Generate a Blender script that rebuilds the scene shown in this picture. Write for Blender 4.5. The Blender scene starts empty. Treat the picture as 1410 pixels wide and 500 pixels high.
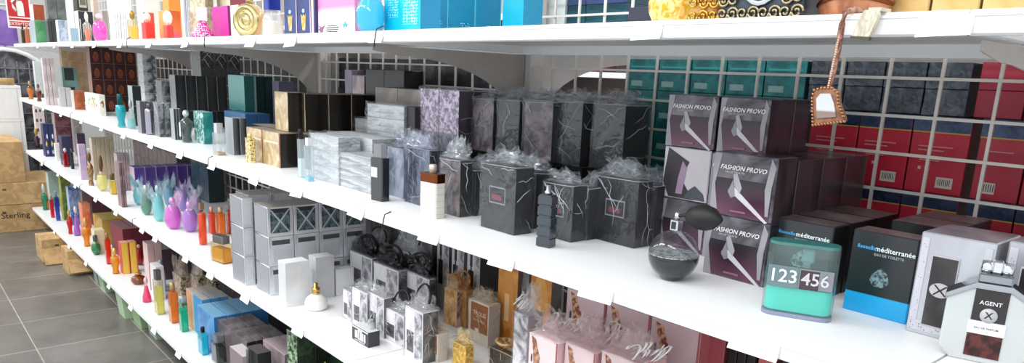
import bpy, bmesh, math, random
from mathutils import Vector, Matrix, noise
random.seed(7)
D = bpy.data
SC = bpy.context.scene
COL = SC.collection
# ------------------------------------------------------------------ camera
FPX, CX, CY = 994.66, 705.0, 340.0
RM = ((0.65172698, 0.75732742, 0.04131732), (0.20048092, -0.11947604, -0.97238515), (-0.73147751, 0.64201297, -0.22969545))

def ray(px, py):
    a, b = (px-CX)/FPX, (py-CY)/FPX
    return Vector([RM[0][i]*a+RM[1][i]*b+RM[2][i] for i in range(3)])
def on_y(px, py, Y): r = ray(px, py); return r*(Y/r.y)
def on_z(px, py, Z): r = ray(px, py); return r*(Z/r.z)
def on_x(px, py, X): r = ray(px, py); return r*(X/r.x)
def proj(P):
    v = [sum(RM[k][i]*P[i] for i in range(3)) for k in range(3)]
    return v[0]/v[2]*FPX+CX, v[1]/v[2]*FPX+CY

cam_d = D.cameras.new('camera'); cam = D.objects.new('camera', cam_d); COL.objects.link(cam)
m3 = Matrix((RM[0], [-v for v in RM[1]], [-v for v in RM[2]])).transposed()
cam.matrix_world = m3.to_4x4()
cam_d.sensor_width = 36.0; cam_d.lens = FPX/1410*36.0; cam_d.shift_y = (CY-250)/1410.0
cam_d.clip_start = 0.02; cam_d.clip_end = 100
SC.camera = cam

# ------------------------------------------------------------------ materials
def lin(c):
    if isinstance(c, str):
        c = [int(c[i:i+2], 16)/255 for i in (0, 2, 4)]
    return tuple(((x/12.92) if x <= .04045 else ((x+.055)/1.055)**2.4) for x in c)
MC = {}
def newmat(key):
    m = D.materials.new(key if isinstance(key, str) else '_'.join(str(k) for k in key)[:50]); m.use_nodes = True
    nt = m.node_tree; nt.nodes.clear()
    return m, nt, nt.nodes, nt.links
def nd(nt, t, **kw):
    n = nt.nodes.new(t)
    for k, v in kw.items(): setattr(n, k, v)
    return n
def out(nt, sh):
    o = nd(nt, 'ShaderNodeOutputMaterial'); nt.links.new(sh, o.inputs[0])
def coords(nt, sc=1.0, sx=1, sy=1, sz=1):
    t = nd(nt, 'ShaderNodeTexCoord'); mp = nd(nt, 'ShaderNodeMapping')
    nt.links.new(t.outputs['Object'], mp.inputs[0]); mp.inputs['Scale'].default_value = (sc*sx, sc*sy, sc*sz)
    return mp.outputs[0]
def paint(c, rough=.45, metal=0.0, var=.06, coat=0.0):
    """plain printed card / painted metal with slight mottling"""
    key = ('paint', c if isinstance(c, str) else tuple(c), rough, metal, var, coat)
    if key in MC: return MC[key]
    m, nt, N, L = newmat(key)
    b = nd(nt, 'ShaderNodeBsdfPrincipled'); col = lin(c)
    b.inputs['Roughness'].default_value = rough; b.inputs['Metallic'].default_value = metal
    b.inputs['Coat Weight'].default_value = coat; b.inputs['Coat Roughness'].default_value = .15
    nz = nd(nt, 'ShaderNodeTexNoise'); nz.inputs['Scale'].default_value = 1; nz.inputs['Detail'].default_value = 3
    L.new(coords(nt, 35), nz.inputs['Vector'])
    mx = nd(nt, 'ShaderNodeMix', data_type='RGBA')
    mx.inputs[6].default_value = tuple(x*(1-var*2) for x in col)+(1,); mx.inputs[7].default_value = tuple(min(1, x*(1+var)) for x in col)+(1,)
    L.new(nz.outputs[0], mx.inputs[0]); L.new(mx.outputs[2], b.inputs['Base Color'])
    out(nt, b.outputs[0]); MC[key] = m; return m
def metal(c, rough=.22): return paint(c, rough, 1.0, .03)
def foil(c1, c2, scale=25, rough=.3, metalv=.3, sx=1, sy=1, sz=1, lo=.4, hi=.6, dist=1.0):
    """two printed colours in a noisy pattern"""
    key = ('foil', c1, c2, scale, rough, metalv, sx, sy, sz, lo, hi, dist)
    if key in MC: return MC[key]
    m, nt, N, L = newmat(key)
    b = nd(nt, 'ShaderNodeBsdfPrincipled'); b.inputs['Roughness'].default_value = rough; b.inputs['Metallic'].default_value = metalv
    nz = nd(nt, 'ShaderNodeTexNoise'); nz.inputs['Scale'].default_value = 1; nz.inputs['Detail'].default_value = 4; nz.inputs['Distortion'].default_value = dist
    L.new(coords(nt, scale, sx, sy, sz), nz.inputs['Vector'])
    r = nd(nt, 'ShaderNodeValToRGB'); r.color_ramp.elements[0].position = lo; r.color_ramp.elements[1].position = hi
    r.color_ramp.elements[0].color = lin(c1)+(1,); r.color_ramp.elements[1].color = lin(c2)+(1,)
    L.new(nz.outputs[0], r.inputs[0]); L.new(r.outputs[0], b.inputs['Base Color'])
    out(nt, b.outputs[0]); MC[key] = m; return m
def dots(c1, c2, scale=90, thr=.3, rough=.35, metalv=.2):
    key = ('dots', c1, c2, scale, thr, rough, metalv)
    if key in MC: return MC[key]
    m, nt, N, L = newmat(key)
    b = nd(nt, 'ShaderNodeBsdfPrincipled'); b.inputs['Roughness'].default_value = rough; b.inputs['Metallic'].default_value = metalv
    v = nd(nt, 'ShaderNodeTexVoronoi'); v.inputs['Scale'].default_value = 1; v.inputs['Randomness'].default_value = .25
    L.new(coords(nt, scale), v.inputs['Vector'])
    r = nd(nt, 'ShaderNodeValToRGB'); r.color_ramp.elements[0].position = thr; r.color_ramp.elements[1].position = thr+.08
    r.color_ramp.elements[0].color = lin(c2)+(1,); r.color_ramp.elements[1].color = lin(c1)+(1,)
    L.new(v.outputs[0], r.inputs[0]); L.new(r.outputs[0], b.inputs['Base Color'])
    out(nt, b.outputs[0]); MC[key] = m; return m
def grad(stops, axis='X', length=.1, rough=.35, metalv=.1, start=None):
    """printed colour bands / blends along an axis of the thing"""
    key = ('grad', tuple(stops), axis, round(length, 3), rough, metalv, start)
    if key in MC: return MC[key]
    m, nt, N, L = newmat(key)
    b = nd(nt, 'ShaderNodeBsdfPrincipled'); b.inputs['Roughness'].default_value = rough; b.inputs['Metallic'].default_value = metalv
    t = nd(nt, 'ShaderNodeTexCoord'); s = nd(nt, 'ShaderNodeSeparateXYZ'); L.new(t.outputs['Object'], s.inputs[0])
    mr = nd(nt, 'ShaderNodeMapRange'); L.new(s.outputs['XYZ'.index(axis)], mr.inputs[0])
    a = (0 if axis == 'Z' else -length/2) if start is None else start
    mr.inputs[1].default_value = a; mr.inputs[2].default_value = a+length
    r = nd(nt, 'ShaderNodeValToRGB'); e = r.color_ramp.elements
    e[0].position = stops[0][0]; e[0].color = lin(stops[0][1])+(1,)
    e[1].position = stops[-1][0]; e[1].color = lin(stops[-1][1])+(1,)
    for p, c in stops[1:-1]:
        q = e.new(p); q.color = lin(c)+(1,)
    L.new(mr.outputs[0], r.inputs[0]); L.new(r.outputs[0], b.inputs['Base Color'])
    out(nt, b.outputs[0]); MC[key] = m; return m
def glass(c='f4fafa', dens=.12, rough=.04, body=.0):
    """thin clear material: tinted see-through plus fresnel gloss, optional milky body"""
    key = ('glass', c, dens, rough, body)
    if key in MC: return MC[key]
    m, nt, N, L = newmat(key)
    tr = nd(nt, 'ShaderNodeBsdfTransparent'); tr.inputs[0].default_value = tuple((x**.6)*(1-dens*.4) for x in lin(c))+(1,)
    gl = nd(nt, 'ShaderNodeBsdfGlossy'); gl.inputs['Roughness'].default_value = rough
    df = nd(nt, 'ShaderNodeBsdfDiffuse'); df.inputs[0].default_value = lin(c)+(1,)
    tl = nd(nt, 'ShaderNodeBsdfTranslucent'); tl.inputs[0].default_value = lin(c)+(1,)
    m0 = nd(nt, 'ShaderNodeMixShader'); m0.inputs[0].default_value = .4; L.new(df.outputs[0], m0.inputs[1]); L.new(tl.outputs[0], m0.inputs[2])
    m1 = nd(nt, 'ShaderNodeMixShader'); m1.inputs[0].default_value = body
    L.new(tr.outputs[0], m1.inputs[1]); L.new(m0.outputs[0], m1.inputs[2])
    lw = nd(nt, 'ShaderNodeLayerWeight'); lw.inputs[0].default_value = .5
    pw = nd(nt, 'ShaderNodeMath', operation='POWER'); L.new(lw.outputs['Facing'], pw.inputs[0]); pw.inputs[1].default_value = 3.2
    fr = nd(nt, 'ShaderNodeMath', operation='MULTIPLY_ADD'); L.new(pw.outputs[0], fr.inputs[0]); fr.inputs[1].default_value = .55; fr.inputs[2].default_value = .05
    m2 = nd(nt, 'ShaderNodeMixShader'); L.new(fr.outputs[0], m2.inputs[0]); L.new(m1.outputs[0], m2.inputs[1]); L.new(gl.outputs[0], m2.inputs[2])
    out(nt, m2.outputs[0]); MC[key] = m; return m
def film(tint='ffffff', gloss=.3, bump=.35, scale=60, milk=.03):
    """crinkled cellophane: clear, with glossy creases and a faint milkiness"""
    key = ('film', tint, gloss, bump, scale, milk)
    if key in MC: return MC[key]
    m, nt, N, L = newmat(key)
    tr = nd(nt, 'ShaderNodeBsdfTransparent'); tr.inputs[0].default_value = tuple(min(1, x**.4) for x in lin(tint))+(1,)
    gl = nd(nt, 'ShaderNodeBsdfGlossy'); gl.inputs['Roughness'].default_value = .14
    df = nd(nt, 'ShaderNodeBsdfDiffuse'); df.inputs[0].default_value = lin(tint)+(1,)
    nz = nd(nt, 'ShaderNodeTexNoise'); nz.inputs['Scale'].default_value = 1; nz.inputs['Detail'].default_value = 1.0; nz.inputs['Distortion'].default_value = 1.8
    L.new(coords(nt, scale*.45), nz.inputs['Vector'])
    bp = nd(nt, 'ShaderNodeBump'); bp.inputs['Strength'].default_value = bump; bp.inputs['Distance'].default_value = .012
    L.new(nz.outputs[0], bp.inputs['Height']); L.new(bp.outputs[0], gl.inputs['Normal'])
    m1 = nd(nt, 'ShaderNodeMixShader'); m1.inputs[0].default_value = milk; L.new(tr.outputs[0], m1.inputs[1]); L.new(df.outputs[0], m1.inputs[2])
    lw = nd(nt, 'ShaderNodeLayerWeight'); lw.inputs[0].default_value = .5
    pw = nd(nt, 'ShaderNodeMath', operation='POWER'); L.new(lw.outputs['Facing'], pw.inputs[0]); pw.inputs[1].default_value = 3.2
    fr = nd(nt, 'ShaderNodeMath', operation='MULTIPLY_ADD'); L.new(pw.outputs[0], fr.inputs[0]); fr.inputs[1].default_value = .5; fr.inputs[2].default_value = .018+gloss*.06
    m2 = nd(nt, 'ShaderNodeMixShader'); L.new(fr.outputs[0], m2.inputs[0]); L.new(m1.outputs[0], m2.inputs[1]); L.new(gl.outputs[0], m2.inputs[2])
    out(nt, m2.outputs[0]); MC[key] = m; return m
def M(c):
    return paint(c) if isinstance(c, str) else c

# ------------------------------------------------------------------ mesh helpers
def finish(bm, name, mats, parent=None, smooth=False, loc=None):
    me = D.meshes.new(name)
    if smooth:
        for f in bm.faces: f.smooth = True
    bm.normal_update(); bm.to_mesh(me); bm.free()
    for m in (mats if isinstance(mats, (list, tuple)) else [mats]): me.materials.append(m)
    o = D.objects.new(name, me); COL.objects.link(o)
    if parent: o.parent = parent
    if loc: o.location = loc
    return o
def root(name, label, cat, loc, rz=0, group=None):
    o = D.objects.new(name, None); COL.objects.link(o); o.empty_display_size = .02
    o.location = loc; o.rotation_euler = (0, 0, rz)
    o['label'] = label; o['category'] = cat
    if group: o['group'] = group
    return o
def tag(o, label, cat, group=None, kind=None):
    if label: o['label'] = label
    if cat: o['category'] = cat
    if group: o['group'] = group
    if kind: o['kind'] = kind
    return o
def bx(bm, x0, x1, y0, y1, z0, z1, mi=0, bev=0.0, fm=None, rot=None):
    vs = [bm.verts.new(p) for p in ((x0,y0,z0),(x1,y0,z0),(x1,y1,z0),(x0,y1,z0),(x0,y0,z1),(x1,y0,z1),(x1,y1,z1),(x0,y1,z1))]
    fs = []
    for k, q in (('bottom',(0,3,2,1)),('top',(4,5,6,7)),('front',(0,1,5,4)),('right',(1,2,6,5)),('back',(2,3,7,6)),('left',(3,0,4,7))):
        f = bm.faces.new([vs[i] for i in q]); f.material_index = (fm or {}).get(k, mi); fs.append(f)
    if rot is not None: bmesh.ops.transform(bm, matrix=rot, verts=vs)
    if bev:
        es = list({e for f in fs for e in f.edges})
        bmesh.ops.bevel(bm, geom=es, offset=bev, segments=1, affect='EDGES', profile=.5)
def lathe(bm, prof, n=20, sx=1, sy=1, mi=0, cx=0, cy=0):
    rings = []
    for r, z in prof:
        if r <= 1e-6: rings.append([bm.verts.new((cx, cy, z))])
        else: rings.append([bm.verts.new((cx+r*math.cos(a*2*math.pi/n)*sx, cy+r*math.sin(a*2*math.pi/n)*sy, z)) for a in range(n)])
    for a, b in zip(rings, rings[1:]):
        for i in range(n):
            j = (i+1) % n
            if len(a) == 1 and len(b) == 1: continue
            if len(a) == 1: f = bm.faces.new((a[0], b[j], b[i]))
            elif len(b) == 1: f = bm.faces.new((a[i], a[j], b[0]))
            else: f = bm.faces.new((a[i], a[j], b[j], b[i]))
            f.material_index = mi; f.smooth = True
    for r, flip in ((rings[0], True), (rings[-1], False)):
        if len(r) > 1:
            f = bm.faces.new(list(reversed(r)) if flip else r); f.material_index = mi
def prism(bm, pts, z0, z1, mi=0, axis='z', bev=0):
    """outline pts extruded; axis 'z': pts are (x,y); axis 'y': pts are (x,z) and z0,z1 are y values"""
    P = (lambda p, t: (p[0], p[1], t)) if axis == 'z' else ((lambda p, t: (p[0], t, p[1])) if axis == 'y' else (lambda p, t: (t, p[0], p[1])))
    a = [bm.verts.new(P(p, z0)) for p in pts]; b = [bm.verts.new(P(p, z1)) for p in pts]
    n = len(pts); fs = [bm.faces.new(a[::-1]), bm.faces.new(b)]
    for i in range(n): fs.append(bm.faces.new((a[i], a[(i+1) % n], b[(i+1) % n], b[i])))
    for f in fs: f.material_index = mi
    bmesh.ops.recalc_face_normals(bm, faces=fs)
    if bev: bmesh.ops.bevel(bm, geom=list({e for f in fs for e in f.edges}), offset=bev, segments=2, affect='EDGES', profile=.6)
def rrect(w, d, r, n=4):
    pts = []
    for cx, cy, a0 in ((w/2-r, d/2-r, 0), (-w/2+r, d/2-r, 90), (-w/2+r, -d/2+r, 180), (w/2-r, -d/2+r, 270)):
        for i in range(n+1):
            a = math.radians(a0+90*i/n); pts.append((cx+r*math.cos(a), cy+r*math.sin(a)))
    return pts
def tube(bm, pts, r, n=6, mi=0, closed=False, flat=1.0):
    P = [Vector(p) for p in pts]; rings = []; up = Vector((0, 0, 1))
    N = len(P)
    for i, p in enumerate(P):
        t = (P[(i+1) % N]-P[i-1]) if closed else (P[min(i+1, N-1)]-P[max(i-1, 0)])
        t.normalize(); s = t.cross(up)
        if s.length < .05: s = t.cross(Vector((1, 0, 0)))
        s.normalize(); u = s.cross(t)
        rr = r[i] if isinstance(r, (list, tuple)) else r
        rings.append([bm.verts.new(p+s*math.cos(a*2*math.pi/n)*rr*flat+u*math.sin(a*2*math.pi/n)*rr) for a in range(n)])
    prs = list(zip(rings, rings[1:]))+([(rings[-1], rings[0])] if closed else [])
    for a, b in prs:
        for i in range(n):
            f = bm.faces.new((a[i], a[(i+1) % n], b[(i+1) % n], b[i])); f.smooth = True; f.material_index = mi
    if not closed:
        bm.faces.new(rings[0][::-1]).material_index = mi; bm.faces.new(rings[-1]).material_index = mi
def crumple_bm(w, d, h, z0=0, seed=0, amp=.3, sub=3):
    """a bunched, faceted tuft of film"""
    bm = bmesh.new(); bmesh.ops.create_icosphere(bm, subdivisions=sub, radius=1)
    for v in bm.verts:
        n = noise.noise_vector(v.co*2.1+Vector((seed*3.1, seed, 0)))
        n2 = noise.noise_vector(v.co*6.3+Vector((seed, 0, seed*2.3)))
        c = v.co+n*amp*1.3+n2*amp
        v.co = Vector((c.x*w/2, c.y*d/2, z0+max(0.0, (c.z+1)/2*h)))
    return bm
def tuft_bm(w, d, h, z0=0, seed=0, n=5, spread=1.0):
    """gathered film above a wrapped carton: several creased upright sheets with ragged tops"""
    bm = bmesh.new(); rnd = random.Random(seed); NX, NZ = 9, 6
    for k in range(n):
        yo = (k/(n-1)-.5)*d*.8 if n > 1 else 0; hk = h*rnd.uniform(.55, 1.0); lean = rnd.uniform(-.5, .5)*h; g = []
        for i in range(NX+1):
            u = i/NX-.5; rag = rnd.uniform(.55, 1.05); col = []
            for j in range(NZ+1):
                t = j/NZ; wd = w*(1.0-.35*math.sin(t*math.pi*.6)*(2-spread)+.1*t)
                q = noise.noise_vector(Vector((u*5+seed, t*3.1, k*2.7+seed)))
                j_ = .0 if j == 0 else 1.0
                col.append(bm.verts.new((u*wd+q.x*.12*w*j_+rnd.uniform(-.04, .04)*w*j_, yo*(1-.5*t)+q.y*d*.35*j_+lean*t*t*.6+rnd.uniform(-.05, .05)*d*j_, z0+t*hk*rag)))
            g.append(col)
        for i in range(NX):
            for j in range(NZ):
                a, b, c, e = g[i][j], g[i+1][j], g[i+1][j+1], g[i][j+1]
                if (i+j) % 2: bm.faces.new((a, b, c)); bm.faces.new((a, c, e))
                else: bm.faces.new((a, b, e)); bm.faces.new((b, c, e))
    return bm
TXT = {}
def text_mesh(s):
    if s not in TXT:
        cu = D.curves.new('lettering', 'FONT'); cu.body = s; cu.size = 1; cu.extrude = .01; cu.offset = .012; cu.align_x = 'CENTER'; cu.align_y = 'CENTER'; cu.resolution_u = 2
        o = D.objects.new('lettering', cu); COL.objects.link(o)
        dg = bpy.context.evaluated_depsgraph_get(); dg.update()
        TXT[s] = D.meshes.new_from_object(o.evaluated_get(dg)); D.objects.remove(o)
    return TXT[s]
def lettering(s, parent, x, y, z, size, mat, face='front', shear=0.0, wide=1.0, name='lettering'):
    me = text_mesh(s).copy(); me.name = 'lettering'; me.materials.clear(); me.materials.append(M(mat))
    for v in me.vertices:
        v.co.x = (v.co.x+v.co.y*shear)*wide*size; v.co.y *= size; v.co.z *= size*.3
    o = D.objects.new(name, me); COL.objects.link(o); o.parent = parent; o.location = (x, y, z)
    o.rotation_euler = (math.pi/2, 0, 0) if face == 'front' else (math.pi/2, 0, math.pi/2)
    return o

# ------------------------------------------------------------------ shelf levels
Z1, Z2, Z3, Z4 = .100, -.374, -.852, -1.392
FLOOR = -1.62
GY = 1.64            # wire back panel
POSTS = [1.17, -.33, -1.83, -3.33, -4.83, -6.33, -7.83]
ORD = ['', 'first', 'second', 'third', 'fourth', 'fifth', 'sixth', 'seventh', 'eighth', 'ninth', 'tenth', 'eleventh', 'twelfth', 'thirteenth', 'fourteenth', 'fifteenth', 'sixteenth', 'seventeenth', 'eighteenth', 'nineteenth', 'twentieth', 'twentyfirst', 'twentysecond']

# ------------------------------------------------------------------ cartons
def copy_thing(o):
    r = o.copy(); COL.objects.link(r)
    for ch in list(o.children):
        c = ch.copy(); COL.objects.link(c); c.parent = r
        for g in list(ch.children):
            e = g.copy(); COL.objects.link(e); e.parent = c
    return r
WARN = []
def panel(parent, face, w, d, h, u0, v0, u1, v1, mat, shape='rect', name='printed_panel', k=0):
    """thin printed piece lying on a face; u,v are fractions of the face"""
    W = w if face == 'front' else d; t = .0006+.0003*k
    a0, a1, b0, b1 = (u0-.5)*W, (u1-.5)*W, v0*h, v1*h
    if shape == 'rect': pts = [(a0, b0), (a1, b0), (a1, b1), (a0, b1)]
    elif shape == 'circle': pts = [((a0+a1)/2+(a1-a0)/2*math.cos(i*math.pi/12), (b0+b1)/2+(b1-b0)/2*math.sin(i*math.pi/12)) for i in range(24)]
    else: pts = [(a0+(a1-a0)*p[0], b0+(b1-b0)*p[1]) for p in shape]
    bm = bmesh.new()
    if face == 'front': prism(bm, pts, -d/2-t, -d/2-.0001, axis='y')
    else: prism(bm, pts, w/2+.0001, w/2+t, axis='x')
    return finish(bm, name, M(mat), parent)
BOTTLE_SHAPE = [(.1, 0), (.9, 0), (.9, .62), (.62, .7), (.62, .78), (.7, .8), (.7, 1), (.3, 1), (.3, .8), (.38, .78), (.38, .7), (.1, .62)]
def wrap_child(parent, w, d, h, tuft=.35, tint='ffffff', gloss=.3, seed=None, sx=1.0, ttint=None):
    seed = random.random()*50 if seed is None else seed
    bm = bmesh.new(); bx(bm, -w/2, w/2, -d/2, d/2, 0, h)
    bmesh.ops.subdivide_edges(bm, edges=bm.edges[:], cuts=5, use_grid_fill=True)
    for v in bm.verts:
        n = noise.noise_vector(v.co*38+Vector((seed, seed*2, 0)))
        k = 1.03 if v.co.z > .001 else 1.0
        v.co.x = v.co.x*(1.05)+math.copysign(abs(n.x)*.006, v.co.x); v.co.y = v.co.y*(1.05)+math.copysign(abs(n.y)*.006, v.co.y)
        if v.co.z > h*.99: v.co.z += .004+abs(n.z)*.010
    o = finish(bm, 'cellophane_wrap', film(tint, gloss), parent)
    rnd = random.Random(seed); bm = bmesh.new(); nc = 0
    for face in ('front', 'side'):
        for k in range(9 if min(w, h) > .05 else 5):
            W = w if face == 'front' else d
            cx, cz = rnd.choice((-.5, .5, rnd.uniform(-.4, .4))), rnd.choice((0, 1, 1, rnd.uniform(.1, .9)))
            a = math.atan2(.5-cz, -cx)+rnd.uniform(-.7, .7) if (cx or cz) else rnd.uniform(0, 6); ln = rnd.uniform(.25, .8)*h
            pts = []
            for q in range(6):
                u = cx*W+math.cos(a)*ln*q/5+rnd.uniform(-.03, .03)*h; v = cz*h+math.sin(a)*ln*q/5+rnd.uniform(-.03, .03)*h
                if abs(u) > W*.5 or v < .003 or v > h: break
                o_ = .0035+rnd.uniform(0, .0012)
                pts.append((u, -d/2-o_, v) if face == 'front' else (w/2+o_, u, v))
            if len(pts) > 2: tube(bm, pts, [.0003]+[rnd.uniform(.0005, .0013)]*(len(pts)-2)+[.0003], 4); nc += 1
    for k in range(3):
        v = [(-w*.5, -d/2-.004, h), (w*.5, -d/2-.004, h+.002), (w/2+.004, d/2, h+.001)]
        if k < 2: tube(bm, [v[k], tuple((p+q)/2+rnd.uniform(-.003, .003) for p, q in zip(v[k], v[k+1])), v[k+1]], .0009, 4)
    c = finish(bm, 'film_crease_glints', film(tint, .5, .2, 60, .42), o); c['kind'] = 'stuff'  # raised creases in milky white: the film's glossy streaks put into their colour
    if tuft:
        t = tuft_bm(w*1.04*sx, d*.95, h*tuft*1.25, h*1.0+.004, seed)
        finish(t, 'cellophane_tuft', film(ttint or tint, gloss+.25, .3, 60, .09), parent)
    return o
def carton(label, w, d, h, loc, rz=0, front='888888', side=None, top=None, panels=(), texts=(), wrap=None, group=None, cat='box', name='perfume_carton', bev=.0012, tuft=0, tint='ffffff', gloss=.3, ttint=None):
    if name == 'perfume_carton':
        name = 'stock_carton' if loc[1]-d/2 > GY else 'wrapped_carton' if wrap else 'slim_carton' if min(w, d) < .045 else 'flat_carton' if h < .06 else name
    side = side if side is not None else front; top = top if top is not None else side
    mats = [M(front), M(side), M(top)]
    bm = bmesh.new(); bx(bm, -w/2, w/2, -d/2, d/2, 0, h, mi=1, bev=min(bev, w*.08), fm={'front': 0, 'top': 2, 'bottom': 2})
    if not panels and not texts and not wrap:
        o = finish(bm, name, mats); o.location = loc; o.rotation_euler = (0, 0, rz)
        tag(o, label, cat, group); return o
    r = root(name, label, cat, loc, rz, group)
    finish(bm, 'carton_body', mats, r)
    for k, p in enumerate(panels):
        face, u0, v0, u1, v1, mt = p[:6]; shp = p[6] if len(p) > 6 else 'rect'; nm = p[7] if len(p) > 7 else 'printed_panel'
        panel(r, face, w, d, h, u0, v0, u1, v1, mt, shp, nm, k)
    for t in texts:
        s, face, u, v, size, mt = t[:6]; sh = t[6] if len(t) > 6 else 0
        y = -d/2-.0013
        if face == 'front': lettering(s, r, (u-.5)*w, y, v*h, size, mt, 'front', sh)
        else: lettering(s, r, w/2+.0013, (u-.5)*d, v*h, size, mt, 'side', sh)
    if wrap: wrap_child(r, w, d, h, tuft, tint, gloss, ttint=ttint)
    return r
def pos_words(i, n, kind):
    if n == 1: return None
    if kind == 'z': return ('bottom' if i == 0 else 'top' if i == n-1 else 'middle' if n == 3 else ORD[i+1]+' up')
    if kind == 'y': return 'front' if i == 0 else ('back' if i == n-1 and n < 4 else ORD[i+1]+' from front')
    return ('leftmost' if i == 0 else 'rightmost' if i == n-1 else ORD[i+1]+' from left')
class R_: pass
def C(label, L, Mx, R=None, T=None, B=None, Y=None, z=Z2, w=None, d=None, h=None, nx=1, ny=1, nz=1, gap=.003, rz=0, jit=.0, vary=None, X=None, **kw):
    """place cartons: L/Mx pixel columns of the front face, R that of the side face's far end, B/T rows of its near corner"""
    row = B if B is not None else (T if T is not None else 200)
    if Y is None: Y = on_z(Mx, B, z).y
    x1 = on_y(Mx, row, Y).x
    x0 = x1-w if w else on_y(L, row, Y).x
    if X: x0, x1 = X
    if d is None: y1 = on_x(R, row, x1).y
    else: y1 = Y+d*ny
    H = (on_y(Mx, T, Y).z-z) if h is None else h*nz
    if H <= .005 or x1-x0 < .004 or y1-Y < .004: WARN.append(('size', label, round(x1-x0, 3), round(y1-Y, 3), round(H, 3)))
    if Y < 1.0 or y1 > GY-.01: WARN.append(('depth', label, round(Y, 3), round(y1, 3)))
    if y1 > GY-.012 and Y < GY-.05: y1 = GY-.012
    W, Dp, Hh = (x1-x0)/nx, (y1-Y)/ny, H/nz
    g = label.replace(', {pos}', '').replace(' {pos}', '')
    arr = nx*ny*nz > 1; src = None; r = R_()
    for k in range(nz):
        for j in range(ny):
            for i in range(nx):
                loc = (x0+(i+.5)*W, Y+(j+.5)*Dp, z+k*Hh)
                pw = ', '.join(p for p in (pos_words(i, nx, 'x'), pos_words(j, ny, 'y'), pos_words(k, nz, 'z')) if p)
                lb = label.replace('{pos}', pw) if '{pos}' in label else label+((', '+pw) if pw else '')
                if src is None or vary:
                    kk = dict(kw)
                    if vary: kk.update(vary(i, j, k))
                    o = carton(lb, W-gap, Dp-gap, Hh-.0006, loc, rz, group=g if arr else None, **kk)
                    if src is None: src = o
                else:
                    o = copy_thing(src); o['label'] = lb; o.location = loc
                if jit:
                    o.rotation_euler = (0, 0, rz+random.uniform(-jit, jit))
    r.x0, r.x1, r.y0, r.y1, r.z = x0, x1, Y, y1, z+H; r.W, r.D, r.H = W, Dp, Hh; r.obj = src
    return r

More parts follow.
